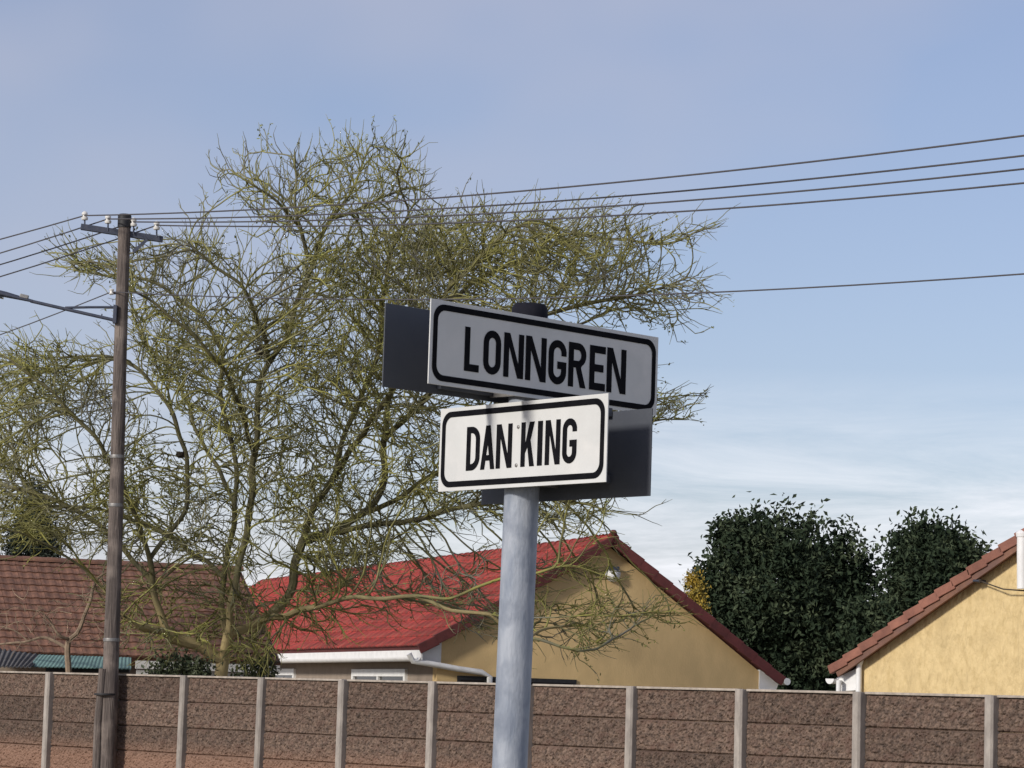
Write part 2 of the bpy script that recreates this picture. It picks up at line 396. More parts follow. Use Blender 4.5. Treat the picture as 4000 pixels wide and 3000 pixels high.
def name_plate(yaw, corners, rear_edge, letters, ytop, ybot, rear_drop, d, bolts=(), side=1, stem=.165):
    e = Vector((math.cos(yaw), math.sin(yaw), 0)); n = Vector((math.sin(yaw), -math.cos(yaw), 0))
    mid = sum((Vector(z1(*c)) for c in corners), Vector((0, 0)))/4
    # foot of the plate on the post axis at the plate's height
    zc = at(mid.x, mid.y, SY).z; a = pb+ax*((zc-pb.z)/ax.z)
    p0 = a+n*d
    H = [hit(*z1(*c), p0, n) for c in corners]
    uv = [((h-p0).dot(e), h.z) for h in H]
    u0 = (uv[0][0]+uv[3][0])/2; u1 = (uv[1][0]+uv[2][0])/2; v1 = (uv[0][1]+uv[1][1])/2; v0 = (uv[2][1]+uv[3][1])/2
    to = lambda off: (lambda c: p0+e*c[0]+n*(off+c[2])+Z3*(c[1]-p0.z))
    pl = MB().box(p0+e*(u0+u1)/2-n*.0015+Z3*((v0+v1)/2-p0.z), e, n, Z3, (u1-u0)/2, .0015, (v1-v0)/2).build('name_plate', MT['plate'], sign, bevel=.0006)
    i0 = .0085; bt = .0125
    fill_mesh('border', [rrect(u0+i0, u1-i0, v0+i0, v1-i0, .030), rrect(u0+i0+bt, u1-i0-bt, v0+i0+bt, v1-i0-bt, .021)], to(.0008), .0003, MT['print'], pl)
    for ch, x0, x1 in letters:
        xm = (x0+x1)/2; f_ = (xm-letters[0][1])/(letters[-1][2]-letters[0][1])
        yt = ytop[0]+(ytop[1]-ytop[0])*f_; yb = ybot[0]+(ybot[1]-ybot[0])*f_
        a0 = hit(*z1(x0, (yt+yb)/2), p0, n); a1 = hit(*z1(x1, (yt+yb)/2), p0, n)
        vt, vb = hit(*z1(xm, yt), p0, n).z, hit(*z1(xm, yb), p0, n).z
        ul, ur = (a0-p0).dot(e), (a1-p0).dot(e); h = vt-vb
        g = glyph(ch, (ur-ul)/h, stem)
        lo = [[(ul+q[0]*h, vb+q[1]*h) for q in lp] for lp in g]
        o = fill_mesh('letter', lo, to(.0008), .0003, MT['print'], pl)
    for bx, by in bolts:
        c = hit(*z1(bx, by), p0, n)
        MB().lathe(c, n, [(.0042, 0), (.0042, .0012), (.003, .0022), (.001, .0026)], 10).build('bolt', MT['bolt'], pl, smooth=True)
    # rear plate on the far side of the post, seen from its bare back
    q0 = a-n*d
    r = hit(*z1(*rear_edge), q0, n); ru = (r-q0).dot(e); w = u1-u0
    cu_ = ru+side*w/2
    MB().box(q0+e*cu_+n*.0015+Z3*((v0+v1)/2-rear_drop-q0.z), e, n, Z3, w/2, .0015, (v1-v0)/2).build('name_plate', MT['back'], sign, bevel=.0006)['label'] = 'bare dark back of the far name plate'
    # folded box rails that carry both plates, top and bottom, clamped round the post
    for vz in (v1-.022, v0+.020):
        c = a+Z3*(vz-a.z)
        MB().box(c+e*((u0+u1)/2)+n*(d-.0105), e, n, Z3, (u1-u0)*.28, .006, .009).build('rail', MT['back'], sign)
        MB().box(c+e*cu_-n*(d-.0105), e, n, Z3, w*.28, .006, .009).build('rail', MT['back'], sign)
        for s_ in (-1, 1):
            MB().box(c+e*(s_*.047), e, n, Z3, .004, d-.006, .012).build('clamp', MT['bolt'], sign)
    return (u0, u1, v0, v1)
name_plate(math.radians(46), [(490, 120), (2005, 365), (1972, 878), (458, 690)], (165, 420),
           [('L', 705, 802), ('O', 830, 946), ('N', 965, 1097), ('N', 1110, 1247), ('G', 1262, 1381), ('R', 1395, 1512), ('E', 1535, 1640), ('N', 1650, 1777)],
           (298, 455), (592, 752), 0.0, .068, side=1)
name_plate(-math.radians(51), [(552, 845), (1665, 742), (1640, 1335), (525, 1395)], (1950, 1180),
           [('D', 720, 808), ('A', 815, 908), ('N', 918, 1022), ('K', 1082, 1172), ('I', 1192, 1224), ('N', 1243, 1342), ('G', 1358, 1452)],
           (968, 905), (1258, 1205), .020, .064, bolts=((1064, 966), (1050, 1221)), side=-1, stem=.148)

# ------------------------------------------------------------------ utility pole
PY = 34.75
pT = at(487, 845, PY); pB0 = at(420, 3000, PY); pax = (pT-pB0).normalized(); pG = pB0+pax*((0-pB0.z)/pax.z)
pole = empty('utility_pole', pG); tag(pole, 'weathered wooden utility pole with crossarm and white insulators', 'utility pole')
Hh = (pT-pG).length
npt = 40; pts = []; rads = []
for i in range(npt+1):
    f_ = i/npt; wob = .012*noise.noise((f_*3.1, 2.2, 0)); wob2 = .012*noise.noise((f_*2.7, 7.2, 0))
    pts.append(pG+pax*Hh*f_+Vector((wob, wob2, 0))); rads.append((.103-.031*f_)*(1+.05*noise.noise((f_*14, 5, 5))))
MB().tube(pts, rads, 20).build('shaft', MT['pole'], pole, smooth=True)
MB().lathe(pT-pax*.30, pax, [(.083, .16), (.083, .22), (.082, .31), (.066, .325)], 20).build('pole_cap', MT['pitch'], pole, smooth=True)
for f_ in (.30, .52, .60):
    MB().lathe(pG+pax*Hh*f_, pax, [(.103-.031*f_+.004, -.02), (.103-.031*f_+.006, .0), (.103-.031*f_+.004, .02)], 20).build('band', MT['bolt'], pole, smooth=True)
# stub post strapped beside the foot
sB = pG+Vector((-.125, -.02, 0)); 
stub = MB().tube([sB, sB+pax*.6, sB+pax*1.2, at(402, 2612, PY-.05)], [.06, .056, .052, .048], 14).build('stub_post', MT['pole'], pole, smooth=True)
for zz in (.55, 1.55):
    c = pG+pax*zz+Vector((-.05, 0, 0))
    MB().lathe(c, pax, [(.135, -.012), (.137, 0), (.135, .012)], 20).build('strap', MT['pitch'], pole, smooth=True)
# crossarm on the near face
ca, cb = at(311, 880, PY-.12), at(632, 930, PY-.05)
cax = (cb-ca).normalized(); cup = cax.cross(Vector((0, -1, 0))).normalized()
if cup.z < 0: cup = -cup
cn = cax.cross(cup)
MB().box((ca+cb)/2+Vector((0, .11, 0)), cax, cup, cn, (cb-ca).length/2, .036, .036).build('crossarm', MT['steel'], pole, bevel=.004)
MB().box((at(575, 935, PY)+at(520, 985, PY))/2, (at(575, 935, PY)-at(520, 985, PY)).normalized(), Y3, (at(575, 935, PY)-at(520, 985, PY)).normalized().cross(Y3), (at(575, 935, PY)-at(520, 985, PY)).length/2, .008, .018).build('brace', MT['steel'], pole)
ins = []
for (x, yb, yt) in ((331, 880, 822), (422, 893, 836), (522, 905, 846), (612, 918, 860)):
    base = at(x, yb, PY-.02); top = at(x, yt, PY-.02); u_ = (top-base).normalized(); ln = (top-base).length
    MB().tube([base-u_*.03, base+u_*ln*.5], .010, 8).build('insulator_pin', MT['steel'], pole)
    MB().lathe(base+u_*ln*.36, u_, [(.036, 0), (.041, .012), (.041, .03), (.026, .042), (.026, .056), (.036, .066), (.036, .084), (.022, .100), (.014, .106)], 16).build('insulator', MT['porcelain'], pole, smooth=True)
    ins.append(base+u_*(ln*.36+.05)+Vector((0, -.02, 0)))
# small spool insulator for the lower line
sp0 = at(436, 1140, PY-.02)
MB().box(at(452, 1146, PY), X3, Y3, Z3, .05, .012, .012).build('spool_bracket', MT['steel'], pole)
MB().lathe(sp0-Z3*.035, Z3, [(.02, 0), (.032, .01), (.02, .03), (.02, .045), (.032, .06), (.02, .07)], 14).build('spool_insulator', MT['porcelain'], pole, smooth=True)
# lines: each wire one thing, sagging both ways from its insulator
def span(p, q, sag, n=40):
    return [p+(q-p)*(i/n)-Z3*(4*sag*(i/n)*(1-i/n)) for i in range(n+1)]
def wire(p, right_px, left_px, label, rad=.0085, kR=40., kL=26.):
    # right: towards the next pole along the street, chosen so that it leaves the view where it does in the photo
    wd = wt_
    def solve(px, py, d):
        lo, hi = .5, 60
        # intersect the ray's vertical plane with the vertical plane of the wire
        r = ray(px, py); nrm = Vector((-d.y, d.x, 0))
        s_ = (p-CAM).dot(nrm)/r.dot(nrm); return CAM+r*s_
    R_ = solve(*right_px, wd); dist = ((R_-p).xy).length
    L_full = kR; f_ = dist/L_full
    z_end = p.z+.15
    # z at f_ : p.z + (z_end-p.z) f - 4 sag f (1-f)
    sagR = (p.z+(z_end-p.z)*f_-R_.z)/(4*f_*(1-f_))
    q = p+wd*L_full; q.z = z_end
    ptsR = span(p, q, sagR, 60)
    dl = Vector((-.83, .55, 0)).normalized()
    Lq = solve(*left_px, dl); dist = ((Lq-p).xy).length; f_ = dist/kL
    sagL = (p.z-Lq.z)/(4*f_*(1-f_)); q2 = p+dl*kL
    ptsL = span(p, q2, sagL, 40)
    m_ = MB().tube(list(reversed(ptsL))+ptsR[1:], rad, 6)
    return tag(m_.build('power_line', MT['wire'], smooth=True), label, 'power line', 'overhead lines on the utility pole')
wire(ins[0], (4000, 530), (0, 935), 'topmost of the four overhead power lines, on the outer left insulator')
wire(ins[1], (4000, 608), (0, 989), 'second overhead power line from the top, beside the pole')
wire(ins[2], (4000, 660), (0, 1034), 'third overhead power line from the top, on the insulator behind the pole head')
wire(ins[3], (4000, 715), (0, 1081), 'lowest of the four overhead power lines, on the right end of the crossarm')
wire(sp0, (4000, 1070), (0, 1308), 'single thin line below the four power lines, tied to the small white spool', rad=.007)
# joint sleeve on the lowest line
# ------------------------------------------------------------------ street lamp on the pole
lampY = PY-.1
la = at(440, 1248, lampY); 
lamp = empty('street_lamp', la); tag(lamp, 'dark street lamp on a bracket arm reaching left from the wooden pole', 'street lamp')
MB().tube([at(452, 1252, lampY), at(400, 1240, lampY), at(250, 1206, lampY), at(120, 1176, lampY)], .021, 10).build('arm', MT['steel'], lamp, smooth=True)
MB().tube([at(452, 1200, lampY), at(350, 1200, lampY), at(255, 1202, lampY)], .016, 10).build('strut', MT['steel'], lamp, smooth=True)
MB().box(at(450, 1228, lampY+.02), X3, Y3, Z3, .022, .04, .11).build('wall_bracket', MT['steel'], lamp, bevel=.004)
MB().tube([at(398, 1226, lampY), at(397, 1240, lampY)], .008, 8).build('cable_gland', MT['steel'], lamp)
h0, h1 = at(128, 1178, lampY), at(-220, 1098, lampY); hx = (h1-h0).normalized(); hz = (Z3-hx*hx.z).normalized(); hy = hx.cross(hz)
hv = []; hf = []
prof_l = [(0, .022, .024), (.12, .03, .032), (.3, .045, .05), (.6, .05, .075), (.85, .046, .08), (.97, .03, .06), (1.0, .01, .03)]
for (t_, hh, ww) in prof_l:
    for k in range(14):
        a_ = 2*math.pi*k/14
        hv.append(h0+hx*t_*(h1-h0).length+hz*hh*math.sin(a_)*(1 if math.sin(a_) > 0 else .55)+hy*ww*math.cos(a_))
for i in range(len(prof_l)-1):
    for k in range(14): hf.append((i*14+k, i*14+(k+1) % 14, (i+1)*14+(k+1) % 14, (i+1)*14+k))
hf += [tuple(range(13, -1, -1)), tuple(range((len(prof_l)-1)*14, len(prof_l)*14))]
MB().add(hv, hf).build('luminaire', MT['steel'], lamp, smooth=True)
MB().box(at(95, 1158, lampY), hx, hy, hz, .05, .03, .022).build('photocell_box', MT['bolt'], lamp, bevel=.004)
MB().box(h0+hx*.62-hz*.035, hx, hy, hz, .26, .055, .014).build('lens', MT['glass'], lamp, bevel=.006)

# ------------------------------------------------------------------ roofs of separate tiles
def tile_mesh(name, w, ln, m, thick=.018, nx=8, wave=.026):
    vs = []; fs = []
    for j, y in enumerate((0, ln)):
        for i in range(nx+1):
            x = i/nx
            h = wave*(.5+.5*math.cos(2*math.pi*(x*2-.15)))
            vs.append((x*w, y, h+(.026 if j == 0 else .004)))
    k = len(vs)
    for j, y in enumerate((0, ln)):
        for i in range(nx+1):
            x = i/nx; vs.append((x*w, y, vs[j*(nx+1)+i][2]-thick))
    n1_ = nx+1
    for i in range(nx):
        fs.append((i, i+1, n1_+i+1, n1_+i)); fs.append((k+i, k+n1_+i, k+n1_+i+1, k+i+1)); fs.append((i, k+i, k+i+1, i+1))
    fs.append((0, n1_, k+n1_, k)); fs.append((nx, k+nx, k+n1_+nx, n1_+nx))
    me = bpy.data.meshes.new(name); me.from_pydata(vs, [], fs); me.materials.append(m)
    for i, p in enumerate(me.polygons): p.use_smooth = False
    me.update(); return me
def lay_tiles(roof, origin, a, b, nA, nB, w, gauge, me, limit=300, order=None, stuff_mat=None):
    """courses from the eave up; tile (i, j): i along a, j up the slope b"""
    n = a.cross(b).normalized()
    if n.z < 0: n = -n
    R = Matrix((a, b, n)).transposed().to_4x4()
    cells = [(i, j) for j in range(nB) for i in range(nA)]
    if order: cells.sort(key=order)
    rest = MB(); v0 = [v.co.copy() for v in me.vertices]; f0 = [tuple(p.vertices) for p in me.polygons]
    for c, (i, j) in enumerate(cells):
        tw = Matrix.Rotation(rng.normal(0, .006), 4, 'Z') @ Matrix.Rotation(rng.normal(0, .006), 4, 'X')
        m_ = Matrix.Translation(origin+a*(i*w)+b*(j*gauge)+n*(.004+.003*rng.random())) @ R @ tw
        if c < limit:
            o = bpy.data.objects.new('roof_tile', me); COL.objects.link(o); o.parent = roof
            o.matrix_parent_inverse = world_of(roof).inverted(); o.matrix_basis = m_
        else:
            rest.add([m_ @ v for v in v0], f0)
    if rest.v:
        o = rest.build('far_roof_tiles', stuff_mat or me.materials[0], roof); o['kind'] = 'stuff'

# --- red-roofed house in the middle
hn = Vector((.31, -.951, 0)).normalized()          # faces out of the gable
hr = -hn; he = Vector((hr.y, -hr.x, 0))            # ridge runs along hr, he points right along the gable
AY = 45.0; A = at2(1325, 1162, AY)
Le = hit(905*S, 1398*S, A, hn); Re = hit(1692*S, 1468*S, A, hn)
Le = A+he*((Le-A).dot(he))+Z3*(Le.z-A.z); Re = A+he*((Re-A).dot(he))+Z3*(Re.z-A.z)
# length of the ridge: where it leaves behind the tree
lo, hi = 1, 40
for _ in range(40):
    m_ = (lo+hi)/2; p = A+hr*m_-CAM
    if 2000+FPX*p.dot(cR)/p.dot(cF) > 1010: lo = m_
    else: hi = m_
RL = lo
house = empty('red_roofed_house', Vector((A.x, A.y, 0))+hr*.3)
tag(house, 'house with red tiled roof and shaded ochre gable behind the bare tree', 'house')
WALLIN = .14
def gz(s_):      # roof height over the gable at lateral position s_ (0 = apex)
    if s_ < 0: return A.z+(Le.z-A.z)*s_/((Le-A).dot(he))
    return A.z+(Re.z-A.z)*s_/((Re-A).dot(he))
sl, sr = (Le-A).dot(he), (Re-A).dot(he)
G = A+hr*WALLIN
gl, gr_ = sl+.34, sr-.34
def gp(s_, z, off=0): return Vector((G.x, G.y, 0))+he*s_+Z3*z+hn*off
MB().prism([gp(gl, 0), gp(gr_, 0), gp(gr_, gz(gr_)-.14), gp(0, A.z-.14), gp(gl, gz(gl)-.14)], hr*.22).build('gable_wall', MT['ochre'], house)
# side walls
lw = MB().box(gp(gl+.11, (gz(gl)-.15)/2)+hr*(.22+(RL-.6)/2), he, hr, Z3, .11, (RL-.6)/2, (gz(gl)-.15)/2).build('side_wall', MT['shadedwall'], house)
MB().box(gp(gr_-.11, (gz(gr_)-.15)/2)+hr*(.22+(RL-.6)/2), he, hr, Z3, .11, (RL-.6)/2, (gz(gr_)-.15)/2).build('side_wall', MT['ochre'], house)
roof = empty('roof', A); roof.parent = house; roof.matrix_parent_inverse = world_of(house).inverted()
TW, TG = .30, .315
for (E, side) in ((Le, 'l'), (Re, 'r')):
    b = (A-E).normalized(); ln = (A-E).length; n = (b.cross(hr) if side == 'r' else hr.cross(b)).normalized()
    if n.z < 0: n = -n
    deck = MB().box((A+E)/2+hr*RL/2-n*.045, b, hr, n, ln/2-.03, RL/2-.01, .04)
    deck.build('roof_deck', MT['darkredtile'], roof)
    me = tile_mesh('roof_tile', TW*.985, TG+.07, MT['redtile'])
    nB = int(math.ceil(ln/TG))
    g = ln/nB
    if side == 'l':
        lay_tiles(roof, E+hr*(int(RL/TW)*TW), -hr, b, int(RL/TW), nB, TW, g, me, 300, order=lambda c: -c[0])
    else:
        lay_tiles(roof, E, hr, b, 4, nB, TW, g, me, 300)
    # verge tiles along the gable edge, each overlapping the next
    for j in range(nB):
        c = E+b*(g*(j+.5))+n*.022+hn*.012
        bt = (b+n*-.055).normalized(); nn = hr.cross(bt); 
        if nn.z < 0: nn = -nn
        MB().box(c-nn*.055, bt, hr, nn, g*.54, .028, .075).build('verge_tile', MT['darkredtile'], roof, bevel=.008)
# ridge caps
nR = int(RL/.36)
for i in range(nR):
    p0 = A+hr*(.36*i)+Z3*.02; p1 = p0+hr*.38+Z3*(-.008); rr = .10
    vs = []; 
    for (p, r_, dz) in ((p0, rr, .012), (p1, rr*.93, 0)):
        for k in range(9):
            a_ = math.pi*(k/8)*1.1-math.pi*.05
            vs.append(p+he*math.cos(a_)*r_+Z3*(math.sin(a_)*r_*.72+dz-.03))
    fs = [(k, k+1, 9+k+1, 9+k) for k in range(8)]+[tuple(range(9)), tuple(range(17, 8, -1))]
    MB().add(vs, fs).build('ridge_cap', MT['redtile'], roof)
# small finial knob at the apex
MB().lathe(A+Z3*.05, Z3, [(.05, 0), (.06, .03), (.045, .06), (.03, .075)], 10).build('finial', MT['darkredtile'], roof)
# fascia, gutter and soffit on the left eave
el = RL
MB().box(Le-Z3*.115-he*-.05+hr*el/2, he, hr, Z3, .012, el/2, .075).build('fascia', MT['white'], house)
gut = MB(); gv = []
for t_ in (0.0, el):
    for k in range(9):
        a_ = math.pi+math.pi*k/8; gv.append(Le+hr*t_+he*(-.035+.062*math.cos(a_))+Z3*(-.02-.135+.062*math.sin(a_)))
    for k in range(9):
        a_ = 2*math.pi-math.pi*k/8; gv.append(Le+hr*t_+he*(-.035+.056*math.cos(a_))+Z3*(-.02-.135+.056*math.sin(a_)))
gut.add(gv, [(k, (k+1) % 18, 18+(k+1) % 18, 18+k) for k in range(18)]+[tuple(range(18)), tuple(range(35, 17, -1))]).build('gutter', MT['white'], house)
MB().prism([gp(sl+.05, gz(sl)-.05, .03), gp(gl+.05, gz(gl)-.08, .03), gp(gl+.05, gz(sl)-.30, .03), gp(sl+.10, gz(sl)-.24, .03)], hr*.10).build('eave_end', MT['white'], house)
MB().prism([gp(sr-.02, gz(sr)-.04, .03), gp(gr_-.02, gz(gr_)-.10, .03), gp(gr_-.02, gz(sr)-.24, .03), gp(sr-.10, gz(sr)-.24, .03)], hr*.10).build('eave_end', MT['white'], house)
MB().lathe(Re+he*.05-Z3*.03+hn*.05, hr, [(.055, 0), (.055, .4)], 14).build('gutter', MT['white'], house, smooth=True)
# sloping white pipe from the gutter across the gable foot
pp = [hit(x*S, y*S, G+hn*.09, hn) for x, y in ((886, 1412), (892, 1428), (930, 1434), (990, 1445), (1040, 1452), (1058, 1462))]
MB().tube([pp[0]+he*-.02]+pp[1:]+[pp[-1]-Z3*1.5], .045, 12).build('downpipe', MT['white'], house, smooth=True)
# wide gable window, only its head above the wall
wl, wr_ = hit(1786, 2634, G, hn), hit(2250, 2660, G, hn)
zt = (wl.z+wr_.z)/2; c0 = (wl-G).dot(he); c1 = (wr_-G).dot(he)
win = MB().box(gp((c0+c1)/2, zt-.55, .012), he, hn, Z3, (c1-c0)/2, .018, .55).build('window', MT['pitch'], house)
MB().box(gp((c0+c1)/2, zt-.56, .034), he, hn, Z3, (c1-c0)/2-.05, .004, .50).build('pane', MT['glass'], win)
# two white-framed windows under the left eave, in the side wall facing left
wn2 = -he; wp = gp(gl-.0, 0)
for (xa, xb, yt) in ((545, 640, 1447), (765, 881, 1448)):
    p1 = hit(xa*S, yt*S, wp, wn2); p2 = hit(xb*S, yt*S, wp, wn2)
    t1, t2 = (p1-wp).dot(hr), (p2-wp).dot(hr); z_ = (p1.z+p2.z)/2
    tm, hw = (t1+t2)/2, abs(t1-t2)/2
    w_ = empty('window', wp+hr*tm); w_.parent = house; w_.matrix_parent_inverse = world_of(house).inverted()
    for (cc, hx_, hz_) in (((tm, z_-.04), hw, .06), ((tm, z_-1.1), hw, .05), ((tm-hw+.05, z_-.57), .05, .47), ((tm+hw-.05, z_-.57), .05, .47), ((tm, z_-.57), .03, .47)):
        MB().box(wp+hr*cc[0]+Z3*cc[1]-he*.02, hr, he, Z3, hx_-.002, .03, hz_).build('frame', MT['white'], w_, bevel=.004)
    MB().box(wp+hr*tm+Z3*(z_-.57)-he*.002, hr, he, Z3, hw-.04, .006, .5).build('pane', MT['glass'], w_)
# bulkhead lamp near the apex
bc = hit(1323*S, 1240*S, G, hn)
bl = MB().lathe(bc, hn, [(.125, 0), (.125, .03), (.11, .045)], 20).build('bulkhead_lamp', MT['white'], house, smooth=True)
MB().lathe(bc-Z3*.02, hn, [(.10, .04), (.098, .07), (.075, .10), (.04, .12), (.005, .13)], 20).build('lamp_globe', MT['white'], bl, smooth=True)
MB().box(bc+Z3*.085+hn*.05, he, hn, Z3, .08, .05, .03).build('lamp_hood', MT['steel'], bl, bevel=.01)

# --- cream-gabled house at the right
rn = Vector((-.70, -.714, 0)).normalized(); rr_ = -rn; re = Vector((rr_.y, -rr_.x, 0))
EY = 33.0; E0 = at2(1797, 1447, EY); A2 = hit(2236*S, 1136*S, E0, rn)
A2 = E0+re*((A2-E0).dot(re))+Z3*(A2.z-E0.z)
hw2 = (A2-E0).dot(re); E2 = E0+re*(2*hw2)
RL2 = 9.0
house2 = empty('cream_gabled_house', Vector((A2.x, A2.y, 0))+rr_*.3)
tag(house2, 'house with sunlit cream yellow gable and terracotta verge at the right edge', 'house')
G2 = A2+rr_*.12
def gz2(s_): return A2.z+(E0.z-A2.z)*abs(s_)/hw2
def gp2(s_, z, off=0): return Vector((G2.x, G2.y, 0))+re*s_+Z3*z+rn*off
g0, g1 = -hw2+.28, hw2-.28
MB().prism([gp2(g0, 0), gp2(g1, 0), gp2(g1, gz2(g1)-.10), gp2(0, A2.z-.10), gp2(g0, gz2(g0)-.10)], rr_*.22).build('gable_wall', MT['cream'], house2)
for s_ in (g0+.11, g1-.11):
    MB().box(gp2(s_, (gz2(g0)-.12)/2)+rr_*(.222+RL2/2-.3), re, rr_, Z3, .109, RL2/2-.3, (gz2(g0)-.12)/2).build('side_wall', MT['cream'], house2)
roof2 = empty('roof', A2); roof2.parent = house2; roof2.matrix_parent_inverse = world_of(house2).inverted()
for (E, side) in ((E0, 'l'), (E2, 'r')):
    b = (A2-E).normalized(); ln = (A2-E).length; n = b.cross(rr_)
    if n.z < 0: n = -n
    MB().box((A2+E)/2+rr_*RL2/2-n*.045, b, rr_, n, ln/2-.03, RL2/2-.01, .04).build('roof_deck', MT['terratile'], roof2)
    me = tile_mesh('roof_tile', TW*.985, .30, MT['terratile'])
    nB = int(round(ln/.235)); g = ln/nB
    if side == 'l': lay_tiles(roof2, E+rr_*(14*TW), -rr_, b, 14, nB, TW, g, me, 300)
    else: lay_tiles(roof2, E, rr_, b, 3, nB, TW, g, me, 300)
    for j in range(nB):
        c = E+b*(g*(j+.5))+n*.02+rn*.014
        bt = (b-n*.11).normalized(); nn = rr_.cross(bt)
        if nn.z < 0: nn = -nn
        MB().box(c-nn*.028, bt, rr_, nn, g*.56, .03, .050).build('verge_tile', MT['terratile'], roof2, bevel=.008)
    MB().box((A2+E)/2-n*.090+rn*.006, b, rr_, n, ln/2-.05, .016, .030).build('barge_board', MT['browntile'], roof2)
for i in range(24):
    p0 = A2+rr_*(.36*i)+Z3*.02; p1 = p0+rr_*.38; vs = []
    for (p, r_) in ((p0, .1), (p1, .093)):
        for k in range(9):
            a_ = math.pi*(k/8); vs.append(p+re*math.cos(a_)*r_+Z3*(math.sin(a_)*r_*.7-.02))
    MB().add(vs, [(k, k+1, 9+k+1, 9+k) for k in range(8)]+[tuple(range(9)), tuple(range(17, 8, -1))]).build('ridge_cap', MT['terratile'], roof2)
MB().prism([gp2(-hw2+.0, gz2(hw2)-.09, .03), gp2(g0+.02, gz2(g0)-.13, .03), gp2(g0+.02, gz2(hw2)-.22, .03), gp2(-hw2+.06, gz2(hw2)-.24, .03)], rr_*.14).build('eave_end', MT['white'], house2)
gv = []
for t_ in (0, RL2):
    for k in range(10):
        a_ = math.pi+math.pi*k/9; gv.append(E0+rr_*t_+re*(-.03+.06*math.cos(a_))+Z3*(-.10+.06*math.sin(a_)))
MB().add(gv, [(k, k+1, 11+k, 10+k) for k in range(9)]+[(9, 0, 10, 19), tuple(range(10)), tuple(range(19, 9, -1))]).build('gutter', MT['white'], house2)
q1 = hit(1856*S, 1424*S, G2+rn*.05, rn); 
MB().tube([q1, Vector((q1.x, q1.y, .2))], .034, 12).build('downpipe', MT['white'], house2, smooth=True)
MB().lathe(q1-Z3*.02, Z3, [(.04, -.04), (.05, 0), (.05, .05)], 12).build('pipe_hopper', MT['white'], house2, smooth=True)
q2 = hit(1812*S, 1470*S, G2+rn*.12, rn)
MB().tube([E0+re*.05-Z3*.14+rr_*.1, q2, Vector((q2.x, q2.y, .2))], .03, 12).build('downpipe', MT['white'], house2, smooth=True)
# white flue pipe on the gable at the frame edge
f0 = hit(2209*S, 1272*S, G2+rn*.12, rn); f1 = hit(2209*S, 1160*S, G2+rn*.12, rn)
MB().tube([f0, f1], .062, 16).build('flue_pipe', MT['white'], house2, smooth=True)
MB().lathe(f1, Z3, [(.07, 0), (.075, .04), (.05, .07), (.01, .085)], 16).build('flue_cap', MT['white'], house2, smooth=True)
# cable hook and its cable
k0 = hit(2128*S, 1256*S, G2, rn)
hk = MB().tube([k0, k0+rn*.12, k0+rn*.16+re*-.05], .014, 8).build('cable_hook', MT['steel'], house2, smooth=True)
MB().lathe(k0+rn*.10-Z3*.02, Z3, [(.02, 0), (.03, .015), (.03, .03), (.015, .045)], 10).build('spool', MT['darktrunk'], hk, smooth=True)
k1 = hit(2225*S, 1277*S, G2+rn*.1, rn)
MB().tube([k0+rn*.1, (k0+k1)/2+rn*.08-Z3*.035, k1], .008, 6).build('cable', MT['darktrunk'], house2, smooth=True)

# --- brown-roofed house at the left
bY = 42.0
bd = Vector((.95, .312, 0)).normalized(); bo = Vector((bd.y, -bd.x, 0))     # along ridge / down-slope towards camera
R0 = at2(-60, 1207, bY-.3)
RLb = 0
lo, hi = 1, 20
for _ in range(40):
    m_ = (lo+hi)/2; p = R0+bd*m_-CAM
    if 2000+FPX*p.dot(cR)/p.dot(cF) < 945: lo = m_
    else: hi = m_
RLb = lo
run = 2.7
ev = at2(150, 1416, 39.5).z
Eb = R0+bo*run+Z3*(ev-R0.z)
house3 = empty('brown_roofed_house', Vector((R0.x, R0.y, 0))+bd*2)
tag(house3, 'low house with brown tiled roof behind the utility pole at the left', 'house')
roof3 = empty('roof', R0); roof3.parent = house3; roof3.matrix_parent_inverse = world_of(house3).inverted()
b = (R0-Eb).normalized(); ln = (R0-Eb).length; n = bd.cross(b)
if n.z < 0: n = -n
MB().box((R0+Eb)/2+bd*RLb/2-n*.045, b, bd, n, ln/2-.03, RLb/2-.01, .04).build('roof_deck', MT['browntile'], roof3)
Eb2 = R0-bo*run+Z3*(ev-R0.z); b2 = (R0-Eb2).normalized(); n2_ = b2.cross(bd)
if n2_.z < 0: n2_ = -n2_
MB().box((R0+Eb2)/2+bd*RLb/2-n2_*.045, b2, bd, n2_, ln/2-.03, RLb/2-.01, .04).build('roof_deck', MT['browntile'], roof3)
nB = 14; g = ln/nB
me = tile_mesh('roof_tile', TW*.985, g+.06, MT['browntile'], thick=.030, wave=.011)
lay_tiles(roof3, Eb, bd, b, int(RLb/TW), nB, TW, g, me, 300, order=lambda c: c[0])
for i in range(int(RLb/.36)):
    p0 = R0+bd*(.36*i)+Z3*.02; p1 = p0+bd*.38; vs = []
    for (p, r_) in ((p0, .1), (p1, .093)):
        for k in range(9):
            a_ = math.pi*(k/8); vs.append(p+bo*math.cos(a_)*r_+Z3*(math.sin(a_)*r_*.75-.02))
    MB().add(vs, [(k, k+1, 9+k+1, 9+k) for k in range(8)]+[tuple(range(9)), tuple(range(17, 8, -1))]).build('ridge_cap', MT['browntile'], roof3)
fw = Eb-bo*.4
MB().box(fw+bd*RLb/2+Z3*((ev-.1)/2-fw.z), bd, bo, Z3, RLb/2-.1, .1, (ev-.1)/2).build('front_wall', MT['beige'], house3)
MB().box(Eb+bd*(RLb*.74)-Z3*.09-bo*.03, bd, bo, Z3, RLb*.26-.02, .012, .055).build('fascia', MT['white'], house3)
MB().box(Eb+bd*(RLb*.74)-Z3*.20-bo*.16, bd, bo, Z3, RLb*.26-.06, .012, .04).build('soffit_board', MT['white'], house3)
